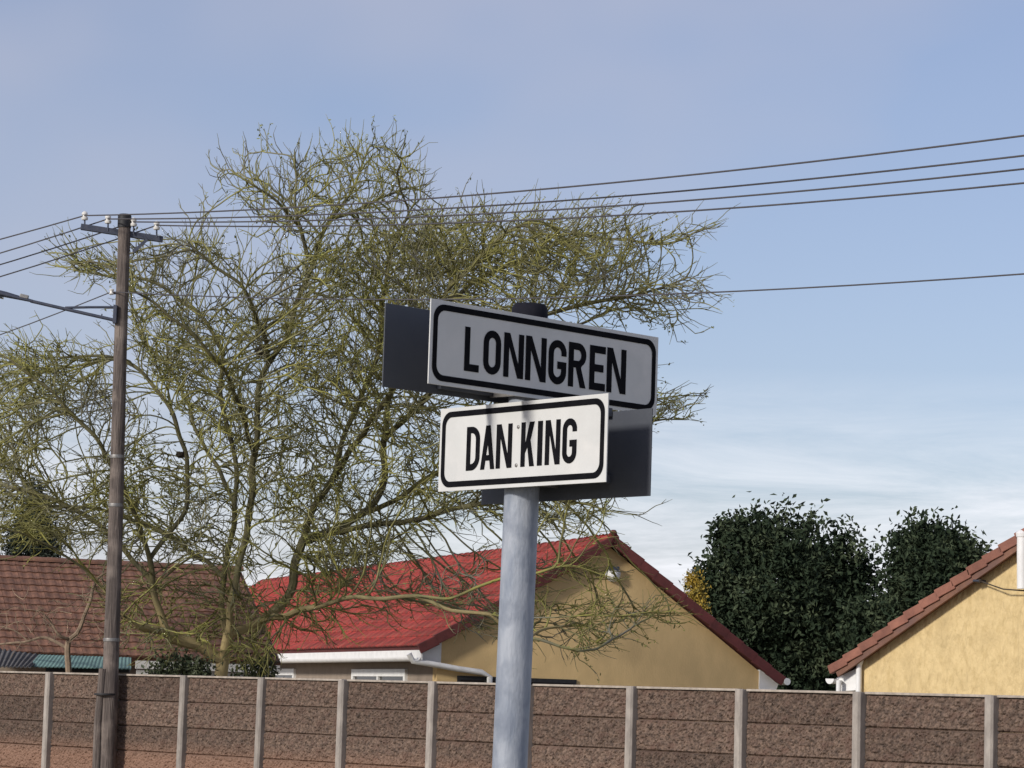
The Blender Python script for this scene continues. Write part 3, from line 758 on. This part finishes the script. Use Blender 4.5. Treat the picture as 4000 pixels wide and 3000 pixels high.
# faded green corrugated awning under the eave, and a grey one beside it
def corrugated(name, m, p00, p10, p01, p11, n, amp, parent, label):
    vs = []; 
    for (a_, b_) in ((p00, p10), (p01, p11)):
        for i in range(n*6+1):
            f_ = i/(n*6); vs.append(a_+(b_-a_)*f_+Z3*amp*math.sin(2*math.pi*f_*n))
    k = n*6+1; fs = [(i, i+1, k+i+1, k+i) for i in range(k-1)]
    o = mesh(name, vs, fs, m, parent)
    md = o.modifiers.new('thickness', 'SOLIDIFY'); md.thickness = .012
    o['label'] = label; return o
ay = 38.1
corrugated('awning', MT['teal'], at2(62, 1439, ay), at2(283, 1444, ay+.5), at2(84, 1414, ay+.6), at2(283, 1420, ay+1.1), 26, .004, house3, 'faded green corrugated awning sheet')
corrugated('lean_to_roof', MT['grey'], at2(-60, 1438, ay-.6), at2(66, 1440, ay-.3), at2(-60, 1388, ay+1.2), at2(100, 1412, ay+1.4), 14, .009, house3, 'grey fibre-cement lean-to sheet')
MB().box((at2(100, 1446, ay+.2)+at2(280, 1449, ay+.8))/2, (at2(280, 1449, ay+.8)-at2(100, 1446, ay+.2)).normalized(), Y3, Z3, (at2(280, 1449, ay+.8)-at2(100, 1446, ay+.2)).length/2, .05, .028).build('awning_shade_strip', MT['pitch'], house3)  # black strip standing in for the dark shade beneath the awning

# ------------------------------------------------------------------ the bare tree
TY = 37.2
def G3(pts): return [(x, y, dz) for x, y, dz in pts]
guides = [
 # trunk and forks (x, y in a 2212-wide photo, depth offset in m)
 [(474, 1760, 0), (474, 1600, 0), (474, 1500, 0), (478, 1450, 0), (482, 1425, 0)],
 [(482, 1425, 0), (450, 1405, -.1), (420, 1388, -.2), (385, 1380, -.3), (358, 1370, -.4), (345, 1325, -.5), (332, 1265, -.6), (322, 1210, -.7), (300, 1130, -.9), (262, 1050, -1.1), (215, 960, -1.3), (150, 880, -1.5), (70, 815, -1.6), (10, 770, -1.6)],
 [(332, 1265, -.6), (270, 1190, -.4), (190, 1120, -.2), (100, 1075, 0), (0, 1040, .2), (-60, 1020, .3)],
 [(322, 1210, -.7), (400, 1090, -.5), (400, 985, -.3), (365, 880, -.1), (300, 800, .1), (230, 770, .2)],
 [(482, 1425, 0), (488, 1380, .2), (480, 1320, .4), (484, 1250, .5), (500, 1170, .6), (508, 1090, .7), (505, 970, .8), (480, 860, .9), (478, 760, 1.0), (440, 690, 1.1), (380, 640, 1.2), (290, 600, 1.3), (200, 590, 1.3), (125, 572, 1.3)],
 [(482, 1425, 0), (492, 1370, -.2), (500, 1300, -.3), (520, 1200, -.3), (540, 1100, -.3), (548, 980, -.2), (560, 860, -.1), (582, 784, 0), (618, 728, 0), (645, 650, .1), (673, 572, .1), (700, 505, .2), (715, 472, .2), (745, 430, .3), (775, 375, .3), (790, 320, .3)],
 [(673, 572, .1), (655, 530, 0), (644, 488, -.1), (638, 440, -.2), (640, 390, -.2), (638, 345, -.2)],
 [(644, 488, -.1), (600, 440, -.4), (550, 400, -.6), (500, 375, -.7)],
 [(715, 472, .2), (770, 450, .6), (825, 425, .9), (880, 405, 1.0)],
 [(582, 784, 0), (560, 700, -.8), (520, 620, -1.2), (450, 560, -1.4), (400, 520, -1.5)],
 [(508, 1090, .7), (430, 940, 1.4), (380, 820, 1.8), (320, 740, 2.0), (290, 690, 2.0)],
 [(548, 980, -.2), (500, 830, -1.5), (430, 740, -2.0), (350, 670, -2.2), (290, 630, -2.2)],
 [(492, 1370, -.2), (560, 1340, .3), (620, 1290, .5), (645, 1204, .6), (652, 1167, .6), (677, 1099, .6), (705, 1045, .6), (715, 1025, .6), (745, 940, .5), (780, 859, .4), (810, 780, .3), (822, 700, .2), (835, 600, .1), (850, 530, 0), (875, 480, 0), (900, 440, 0)],
 [(715, 1025, .6), (760, 970, .1), (823, 874, -.5), (880, 790, -.9), (930, 700, -1.2), (980, 610, -1.4), (1040, 550, -1.4), (1095, 500, -1.4), (1130, 480, -1.4)],
 [(652, 1167, .6), (705, 1152, 1.0), (768, 1118, 1.4), (820, 1067, 1.6), (828, 954, 1.6), (848, 849, 1.6), (900, 740, 1.6), (960, 660, 1.6), (1050, 600, 1.6), (1150, 550, 1.6), (1250, 510, 1.5), (1350, 520, 1.4), (1450, 520, 1.3), (1548, 482, 1.2)],
 [(828, 954, 1.6), (880, 900, 1.0), (960, 820, .4), (1050, 740, 0), (1150, 690, -.3), (1250, 660, -.5), (1350, 640, -.6), (1450, 615, -.6), (1480, 600, -.6)],
 [(960, 820, .4), (1080, 760, .9), (1200, 720, 1.3), (1330, 670, 1.5), (1430, 670, 1.5), (1530, 668, 1.5)],
 [(768, 1118, 1.4), (880, 1060, 1.2), (1000, 1000, 1.0), (1120, 940, .8), (1250, 900, .6), (1380, 870, .5), (1500, 855, .4)],
 [(1250, 900, .6), (1350, 920, .8), (1430, 910, 1.0), (1490, 905, 1.0)],
 [(705, 1152, 1.0), (820, 1130, .2), (950, 1110, -.4), (1080, 1080, -.8), (1200, 1080, -1.0), (1300, 1100, -1.1), (1385, 1120, -1.1)],
 [(560, 1340, .3), (640, 1322, -.4), (702, 1307, -.8), (786, 1289, -1.2), (880, 1288, -1.4), (978, 1286, -1.6), (1068, 1256, -1.7), (1150, 1240, -1.8), (1230, 1225, -1.8), (1330, 1250, -1.8)],
 [(903, 1290, -1.4), (980, 1312, -1.5), (1053, 1328, -1.6), (1160, 1332, -1.7), (1260, 1335, -1.8), (1360, 1330, -1.9), (1455, 1318, -2.0)],
 [(1053, 1328, -1.6), (1110, 1365, -1.5), (1170, 1385, -1.5), (1230, 1400, -1.5), (1290, 1392, -1.5), (1320, 1370, -1.5)],
 [(645, 1204, .6), (720, 1200, 1.2), (800, 1190, 1.5), (850, 1165, 1.6)],
 [(484, 1250, .5), (400, 1180, 1.2), (300, 1130, 1.6), (180, 1090, 1.9), (60, 1110, 2.0)],
 [(358, 1370, -.4), (300, 1350, -.8), (240, 1300, -1.0), (200, 1250, -1.0)],
]
# the dense olive tuft right of the peak and the green one over the roof are filled twice
# crown silhouettes to fill (2212-wide px), number of attraction points
crowns = [
 ([(840, 520), (960, 485), (1120, 490), (1260, 500), (1240, 580), (1100, 610), (900, 620), (830, 570)], 700, 1.8),
 ([(0, 745), (60, 735), (130, 720), (235, 765), (250, 860), (330, 900), (360, 1000), (330, 1120), (330, 1230), (200, 1190), (60, 1180), (-60, 1180), (-80, 760)], 1000, 1.9),
 ([(120, 575), (170, 530), (250, 560), (300, 540), (400, 510), (440, 500), (520, 560), (580, 640), (600, 760), (540, 900), (470, 1000), (390, 900), (300, 760), (290, 690), (280, 620)], 620, 2.2),
 ([(470, 375), (560, 355), (600, 358), (640, 340), (690, 325), (790, 310), (868, 322), (925, 400), (900, 450), (820, 520), (700, 560), (600, 520), (520, 450), (450, 402)], 240, 1.3),
 ([(560, 580), (700, 540), (830, 500), (940, 455), (1090, 450), (1150, 475), (1240, 465), (1300, 490), (1330, 550), (1300, 640), (1180, 690), (1000, 740), (860, 820), (700, 900), (600, 820)], 1900, 2.3),
 ([(1240, 450), (1400, 500), (1555, 478), (1480, 525), (1380, 545), (1390, 590), (1480, 605), (1545, 663), (1440, 690), (1450, 718), (1250, 690), (1200, 600)], 260, 1.5),
 ([(420, 900), (560, 800), (720, 850), (860, 800), (980, 720), (1200, 700), (1330, 800), (1470, 835), (1480, 880), (1420, 915), (1330, 930), (1290, 1040), (1330, 1100), (1300, 1140), (1180, 1150), (1050, 1120), (900, 1160), (850, 1230), (700, 1250), (560, 1260), (430, 1240), (330, 1230), (330, 1080), (390, 960)], 1800, 2.3),
 ([(640, 1150), (850, 1150), (870, 1180), (760, 1260), (650, 1280)], 400, 1.2),
 ([(1050, 1215), (1180, 1200), (1290, 1210), (1350, 1250), (1300, 1260), (1240, 1240), (1150, 1250)], 70, .4),
 ([(880, 1300), (1000, 1270), (1100, 1300), (1200, 1285), (1330, 1290), (1462, 1312), (1440, 1345), (1330, 1350), (1310, 1395), (1240, 1405), (1120, 1390), (1000, 1350)], 260, .6),
 ([(560, 1270), (700, 1260), (900, 1230), (1060, 1200), (1070, 1290), (800, 1330), (640, 1370), (560, 1390)], 160, .7),
 ([(180, 1230), (330, 1240), (560, 1260), (620, 1320), (600, 1440), (500, 1410), (340, 1400), (240, 1330)], 380, 1.4),
]
def in_poly(px, py, poly):
    x0 = np.array([p[0] for p in poly], float); y0 = np.array([p[1] for p in poly], float)
    x1 = np.roll(x0, -1); y1 = np.roll(y0, -1); c = np.zeros(len(px), bool)
    for a_, b_, c_, d_ in zip(x0, y0, x1, y1):
        if b_ == d_: continue
        c ^= ((b_ > py) != (d_ > py)) & (px < (c_-a_)*(py-b_)/(d_-b_)+a_)
    return c
attr = []
for poly, nn_, D in crowns:
    xs = [p[0] for p in poly]; ys = [p[1] for p in poly]; got = 0
    nn_ = int(nn_*2.5)
    gx, gy = sum(xs)/len(xs), sum(ys)/len(ys)
    poly = [(gx+(a_-gx)*.95, gy+(b_-gy)*.92) for a_, b_ in poly]
    while got < nn_:
        px = rng.uniform(min(xs), max(xs), 3000); py = rng.uniform(min(ys), max(ys), 3000)
        ok = in_poly(px, py, poly); px, py = px[ok], py[ok]
        for x, y in zip(px, py):
            if got >= nn_: break
            p_ = at2(x, y, TY+rng.uniform(-1, 1)*D)
            if noise.noise(p_*.95+Vector((3, 8, 1))) < -.10+.25*rng.random()-.12: got += .35; continue
            attr.append(p_); got += 1
nodes = []; par = []; key = {}
def add_node(p, pa): nodes.append(Vector(p)); par.append(pa); return len(nodes)-1
gid = []
for gi, gd in enumerate(guides):
    P3 = [at2(x, y, TY+dz) for x, y, dz in gd]
    start = P3[0]
    if gi == 0: cur = add_node(start, -1)
    else:
        cur = min(range(len(nodes)), key=lambda i: (nodes[i]-start).length_squared)
    # Catmull-Rom through the guide
    Q = [P3[0]]+P3+[P3[-1]]
    for i in range(1, len(Q)-2):
        a0, a1, a2, a3 = Q[i-1], Q[i], Q[i+1], Q[i+2]; seg = max(2, int((a2-a1).length/.09))
        for s_ in range(1, seg+1):
            t = s_/seg
            p = .5*((2*a1)+(a2-a0)*t+(2*a0-5*a1+4*a2-a3)*t*t+(3*a1-a0-3*a2+a3)*t**3)
            if gi: p = p+Vector((noise.noise(p*2.3), noise.noise(p*2.3+Vector((9, 0, 0))), noise.noise(p*2.3+Vector((0, 9, 0)))))*.05
            cur = add_node(p, cur)
n_guide = len(nodes)
alive = np.ones(len(attr), bool); A_ = attr
STEP, DI, DK = .085, .95, .11
CC = at2(620, 1080, TY)
def outw(p):
    d = p-CC; d.z *= .7; d.z += .25; return d.normalized()
best = [None]*len(A_)
near = np.full(len(A_), 1e9); nidx = np.full(len(A_), -1)
AP = np.array([tuple(p) for p in A_])
def update(first):
    new = np.array([tuple(p) for p in nodes[first:]])
    idx = np.nonzero(alive)[0]
    if len(new) == 0: return
    kd = kdtree.KDTree(len(new))
    for i, p in enumerate(new): kd.insert(p, i)
    kd.balance()
    for i in idx:
        co, j, d = kd.find(AP[i])
        if d < near[i]: near[i] = d; nidx[i] = first+j
update(0); NP_dirs = {}
kids = {}
for it in range(70):
    alive &= near > DK
    idx = np.nonzero(alive & (near < DI))[0]
    if len(idx) == 0: break
    acc = {}
    for i in idx:
        j = nidx[i]; d = A_[i]-nodes[j]; d.normalize(); acc[j] = acc.get(j, Vector()) + d
    first = len(nodes)
    for j, d in acc.items():
        if kids.get(j, 0) > 3: continue
        d = d.normalized()
        if par[j] >= 0: d = d + .9*(nodes[j]-nodes[par[j]]).normalized()
        d = d + Vector(rng.normal(0, .12, 3)) + outw(nodes[j])*.5; d.normalize()
        add_node(nodes[j]+d*STEP*rng.uniform(.8, 1.25), j); kids[j] = kids.get(j, 0)+1
    update(first)
n_sc = len(nodes)
# side twiglets on all thin wood
nd = [0]*len(nodes)
for i in range(len(nodes)-1, 0, -1):
    if nd[i] == 0: nd[i] = 1
    if par[i] >= 0: nd[par[i]] += nd[i]
for j in range(n_sc):
    if par[j] < 0 or nd[j] > 60: continue
    k = 1 if rng.random() < (.40 if nd[j] > 1 else .75) else 0
    base = (nodes[j]-nodes[par[j]]).normalized()
    for _ in range(k):
        d = base*.9+Vector(rng.normal(0, .38, 3))+outw(nodes[j])*.5; d.normalize(); cur = j
        for s_ in range(int(rng.integers(2, 5))):
            d = (d+Vector(rng.normal(0, .09, 3))+Vector((0, 0, .03))).normalized(); cur = add_node(nodes[cur]+d*rng.uniform(.055, .085), cur)
# long straight shoots at the tips: the spiky edge of the crown
tips = set(range(n_guide, len(nodes)))-set(par)
for j in sorted(tips):
    if rng.random() > .30: continue
    base = (nodes[j]-nodes[par[j]]).normalized(); out_ = outw(nodes[j])
    d = (base*.6+out_*.8+Vector(rng.normal(0, .22, 3))).normalized(); cur = j
    for s_ in range(int(rng.integers(2, 5))):
        d = (d+Vector(rng.normal(0, .13, 3))+Vector((0, 0, .04))).normalized(); cur = add_node(nodes[cur]+d*.075, cur)
        if rng.random() < .35:
            e_ = (d+Vector(rng.normal(0, .5, 3))).normalized(); add_node(nodes[cur]+e_*rng.uniform(.05, .13), cur)
N_ = len(nodes); nd = [0]*N_; ch = [[] for _ in range(N_)]
for i in range(N_-1, -1, -1):
    if nd[i] == 0: nd[i] = 1
    if par[i] >= 0: nd[par[i]] += nd[i]; ch[par[i]].append(i)
rad = [.0057*(n_**.250) for n_ in nd]
for i_ in range(n_guide):
    zz_ = nodes[i_].z
    if i_ < 60 and zz_ < 2.4: rad[i_] = max(rad[i_], .10-.02*max(0, zz_-1.2))
    elif zz_ < 2.9 and abs(nodes[i_].x-nodes[0].x) < 1.1: rad[i_] = max(rad[i_], .058-.03*max(0, zz_-2.2))
tree = empty('bare_tree', Vector((nodes[0].x, nodes[0].y, 0)))
tag(tree, 'wide nearly bare tree with tangled olive twigs and pale yellow forked trunk behind the wall', 'tree')
chains = []; stack = [(0, None)]
while stack:
    s_, pre = stack.pop(); c = [] if pre is None else [pre]; cur = s_
    while True:
        c.append(cur)
        if not ch[cur]: break
        nxt = max(ch[cur], key=lambda k: nd[k])
        for k in ch[cur]:
            if k != nxt: stack.append((k, cur))
        cur = nxt
    chains.append(c)
tw = MB(); nbig = 0
for c in chains:
    rr0 = [rad[i] for i in c]
    if len(c) > 1 and rr0[0] > rr0[1]*1.25 : rr0[0] = rr0[1]*1.15
    for q_ in range(1, min(5, len(rr0))): rr0[-q_] *= (.42, .62, .78, .9)[q_-1]
    big = rr0[min(1, len(rr0)-1)] > .024 and len(c) > 12
    if big:
        cut = len(c)
        for i_, r_ in enumerate(rr0):
            if r_ < .011: cut = i_+1; break
        b_ = MB().tube([nodes[i] for i in c[:cut]], rr0[:cut], 9)
        if nbig == 0: b_.build('trunk', MT['bark'], tree, smooth=True)
        else: b_.build('branch', MT['bark'], tree, smooth=True)
        nbig += 1
        if cut < len(c)-1: tw.tube([nodes[i] for i in c[cut-1:]], rr0[cut-1:], 4, False)
    else:
        r1_ = max(rr0); tw.tube([nodes[i] for i in c], rr0, 6 if r1_ > .02 else (4 if r1_ > .01 else 3), False)
me = bpy.data.meshes.new('twigs'); me.from_pydata(tw.v, [], tw.f); me.polygons.foreach_set('use_smooth', [True]*len(me.polygons)); me.update()
o = link('twigs', me, MT['twig'], tree); o['kind'] = 'stuff'
# sparse tiny leaves along the thin wood, in patches
lv, lf = [], []
for j in range(n_guide, N_):
    if nd[j] > 6: continue
    w_ = noise.noise(nodes[j]*.8+Vector((1, 5, 9)))
    if rng.random() > .03+.9*max(0, w_-.12): continue
    for _ in range(2):
        p = nodes[j]+Vector(rng.normal(0, .018, 3)); a_ = Vector(rng.normal(0, 1, 3)).normalized(); b_ = a_.orthogonal().normalized()
        l_ = rng.uniform(.014, .030); k = len(lv); lv += [p-a_*l_, p+b_*l_*.55, p+a_*l_, p-b_*l_*.55]; lf.append((k, k+1, k+2, k+3))
lme = bpy.data.meshes.new('leaves'); lme.from_pydata([tuple(v) for v in lv], [], lf); lme.update()
link('leaves', lme, MT['leafyoung'], tree)['kind'] = 'stuff'
print('tree nodes', n_guide, n_sc, N_, 'faces', len(tw.f), 'big', nbig)
# nests lodged in the tree
def nest(px, py, Y, r, label):
    c = at(px, py, Y); m_ = MB(); rr2 = random.Random(int(px))
    for i in range(90):
        a1 = rr2.uniform(0, 6.28); ph = rr2.uniform(-1.2, .7)
        q = [c+Vector((math.cos(a1+t)*math.cos(ph), math.sin(a1+t)*math.cos(ph), math.sin(ph+.25*t)*.8))*r*rr2.uniform(.75, 1.12) for t in (0, .35, .7, 1.05)]
        m_.tube(q, .010, 4)
    return tag(m_.build('bird_nest', MT['nest']), label, 'bird nest', 'nests in the bare tree')
nest(1024, 1374, TY-.1, .085, 'dark twig nest in the main fork high in the bare tree')
nest(706, 1776, TY-.3, .055, 'small dark nest on an upright branch low in the bare tree')
# small bird near the right tips
bp_ = at(2542, 930, TY+1.3)
bird = MB()
bird.lathe(bp_-Z3*.055, Vector((.15, 0, 1)).normalized(), [(.004, 0), (.022, .015), (.034, .045), (.032, .075), (.022, .095), (.022, .108), (.020, .122), (.008, .135)], 12)
bird.tube([bp_-Z3*.045, bp_-Z3*.12-X3*.03], [.012, .008], 6)
bird.tube([bp_+Z3*.062+X3*.028, bp_+Z3*.060+X3*.052], [.006, .001], 6)
tag(bird.build('bird', MT['bird'], smooth=True), 'small dark bird perched among the right-hand tips of the bare tree', 'bird')

# pale bare sapling before the brown roof
sap = empty('bare_sapling', Vector((at2(150, 1400, 38.2).x, 38.2, 0)))
tag(sap, 'leafless pale sapling left of the utility pole before the brown roof', 'sapling')
sY = 38.0
def limb(pts, r0, r1, parent=sap, m=MT['deadwood'], name='branch', Y=sY):
    P3 = [at2(x, y, Y+d) for x, y, d in pts]; Q = [P3[0]]+P3+[P3[-1]]; out = [P3[0]]
    for i in range(1, len(Q)-2):
        for s_ in range(1, 6):
            t = s_/5; a0, a1, a2, a3 = Q[i-1], Q[i], Q[i+1], Q[i+2]
            p = .5*((2*a1)+(a2-a0)*t+(2*a0-5*a1+4*a2-a3)*t*t+(3*a1-a0-3*a2+a3)*t**3)
            out.append(p+Vector((noise.noise(p*6), 0, noise.noise(p*6+Vector((5, 0, 0)))))*.018)
    k = len(out); return MB().tube(out, [r0+(r1-r0)*i/(k-1) for i in range(k)], 7).build(name, m, parent, smooth=True)
limb([(150, 1700, 0), (150, 1500, 0), (146, 1400, 0), (150, 1382, 0)], .05, .034, name='trunk')
limb([(150, 1382, 0), (170, 1360, 0), (190, 1310, 0), (205, 1262, .1), (222, 1240, .1), (262, 1230, .1)], .034, .010)
limb([(150, 1382, 0), (128, 1372, -.1), (112, 1350, -.1), (102, 1335, -.1)], .026, .008)
limb([(146, 1400, 0), (100, 1378, .1), (60, 1385, .1), (0, 1392, .2), (-40, 1396, .2)], .024, .009)
limb([(205, 1262, .1), (218, 1290, .2), (240, 1310, .3), (280, 1312, .3)], .012, .005)
limb([(112, 1350, -.1), (90, 1322, -.2), (50, 1316, -.2)], .010, .004)
limb([(60, 1385, .1), (30, 1362, .1), (-10, 1350, .1)], .012, .005)
st = MB()
for i in range(120):
    x = rng.uniform(-20, 280); y = rng.uniform(1290, 1395); p = at2(x, y, sY+rng.uniform(-.4, .4)); q = [p]
    d = Vector(rng.normal(0, 1, 3)).normalized()
    for s_ in range(3): d = (d+Vector(rng.normal(0, .4, 3))).normalized(); q.append(q[-1]+d*.09)
    st.tube(q, [.006, .005, .004, .003], 3, False)
tw_ = st.build('twigs', MT['deadwood'], sap); tw_['kind'] = 'stuff'

# ------------------------------------------------------------------ leafy trees
def leafy(name, label, cat, blobs, Y, n, leaf, m, trunk_px, seed, shell=.55, trunk_r=.18, aspect=.5, tmat=MT['darktrunk'], knobs=0):
    r = np.random.default_rng(seed)
    base = at2(trunk_px[0], trunk_px[1], Y); t = empty(name, Vector((base.x, base.y, 0))); tag(t, label, cat)
    bl = []
    for (x, y, rx, ry) in blobs:
        c = at2(x, y, Y); k = S*Y/FPX; bl.append((np.array(c), rx*k, ry*k))
    if knobs:
        for (c, rx, ry) in list(bl):
            for _ in range(knobs):
                a_ = r.uniform(0, 2*math.pi); h_ = r.uniform(-.2, 1)
                d_ = np.array([math.cos(a_)*math.sqrt(1-min(1, h_*h_)), math.sin(a_)*math.sqrt(1-min(1, h_*h_))*.6, h_])
                k_ = r.uniform(.18, .36); bl.append((c+d_*np.array([rx, rx, ry])*r.uniform(.9, 1.08), rx*k_, ry*k_))
    nblob = len(blobs)
    vol = np.array([b_[1]*b_[2] for b_ in bl]); pr = vol/vol.sum()
    V = []; F = []
    # clump centres on and within the blobs
    ncl = n//48
    which = r.choice(len(bl), ncl, p=pr)
    for w in which:
        c, rx, ry = bl[w]; d = r.normal(0, 1, 3); d /= np.linalg.norm(d)
        s_ = (shell+(1-shell)*r.random())**.6
        cc = c+d*np.array([rx, min(rx, ry)*1.0, ry])*s_*(1+.28*noise.noise((d[0]*3+w, d[1]*3, d[2]*3)))
        cr = leaf*r.uniform(1.2, 3.4)
        for _ in range(48):
            p = cc+np.clip(r.normal(0, .55, 3), -1.1, 1.1)*cr
            a_ = r.normal(0, 1, 3)+d*.5+np.array([0, 0, .2]); a_ /= np.linalg.norm(a_)
            b_ = np.cross(a_, r.normal(0, 1, 3)); b_ /= np.linalg.norm(b_)
            l_ = leaf*r.uniform(.6, 1.25); w_ = l_*aspect*.5; nrm = np.cross(a_, b_)*l_*.12
            k = len(V)
            V += [tuple(p-a_*l_*.5), tuple(p+b_*w_+nrm), tuple(p+a_*l_*.5), tuple(p-b_*w_+nrm)]; F += [(k, k+1, k+2), (k, k+2, k+3)]
    me = bpy.data.meshes.new('crown'); me.from_pydata(V, [], F); me.update(); link('crown', me, m, t)
    top = Vector(bl[0][0])
    tr = [Vector((base.x, base.y, 0)), Vector((base.x, base.y, top.z*.45)), (Vector((base.x, base.y, top.z*.45))+top)/2+Vector((.1, 0, .1)), top]
    MB().tube(tr, [trunk_r, trunk_r*.8, trunk_r*.5, trunk_r*.2], 10).build('trunk', tmat, t, smooth=True)
    for c, rx, ry in bl[1:nblob]:
        MB().tube([tr[1], (tr[1]+Vector(c))/2+Vector((0, 0, .1)), Vector(c)], [trunk_r*.4, trunk_r*.25, trunk_r*.08], 7).build('limb', tmat, t, smooth=True)
    return t
leafy('evergreen_tree', 'large dark evergreen tree between the two yellow gables', 'tree',
      [(1680, 1275, 118, 122), (1622, 1196, 64, 68), (1592, 1168, 38, 38), (1715, 1190, 64, 56), (1795, 1230, 68, 62), (1842, 1275, 48, 66), (1590, 1290, 75, 70), (1560, 1255, 40, 35), (1650, 1370, 130, 90), (1780, 1350, 130, 110), (1720, 1450, 110, 70), (1636, 1132, 24, 20), (1742, 1132, 22, 18), (1826, 1166, 20, 18), (1850, 1400, 110, 80), (1890, 1375, 50, 70), (1560, 1350, 60, 50), (1690, 1120, 16, 14), (1740, 1490, 120, 36), (1830, 1480, 80, 40), (1780, 1155, 20, 20)],
      62, 52000, .15, MT['leafdark'], (1710, 1500), 3, shell=.45, trunk_r=.28, knobs=4)
leafy('evergreen_tree', 'smaller dark evergreen tree rising behind the terracotta verge', 'tree',
      [(2000, 1245, 72, 78), (1988, 1180, 42, 32), (2030, 1162, 30, 24), (2066, 1210, 40, 36), (1985, 1310, 70, 80), (2086, 1228, 26, 26), (1930, 1380, 80, 80), (2105, 1250, 26, 26)],
      60, 22000, .15, MT['leafdark'], (1995, 1500), 4, shell=.45, trunk_r=.24, knobs=4)
leafy('yellow_leaved_tree', 'small yellow-leaved tree top showing past the right slope of the red roof', 'tree',
      [(1500, 1272, 17, 30), (1508, 1300, 16, 20), (1494, 1255, 8, 14)], 58, 1500, .07, MT['leafyellow'], (1502, 1500), 5, trunk_r=.08)
leafy('conifer_tree', 'dark feathery conifer behind the brown roof at the far left', 'tree',
      [(75, 1195, 52, 46), (64, 1150, 38, 40), (78, 1110, 26, 34), (100, 1172, 32, 34), (80, 1078, 14, 26), (72, 1055, 6, 18), (35, 1180, 20, 26)], 56, 9000, .11, MT['leafconifer'], (75, 1500), 6, shell=.3, trunk_r=.15, aspect=.28)
leafy('leafy_shrub', 'dark leafy shrub left of the pale tree trunk just above the wall', 'shrub',
      [(395, 1450, 50, 16), (425, 1444, 26, 14), (365, 1440, 24, 12), (325, 1455, 20, 8)], 36.2, 1300, .07, MT['leafshrub'], (395, 1560), 8, trunk_r=.05)
leafy('leafy_shrub', 'dull green shrub right of the pale tree trunk just above the wall', 'shrub',
      [(528, 1455, 22, 16), (552, 1446, 22, 16), (575, 1440, 14, 12)], 38.2, 700, .07, MT['leafshrub'], (535, 1560), 9, trunk_r=.05)
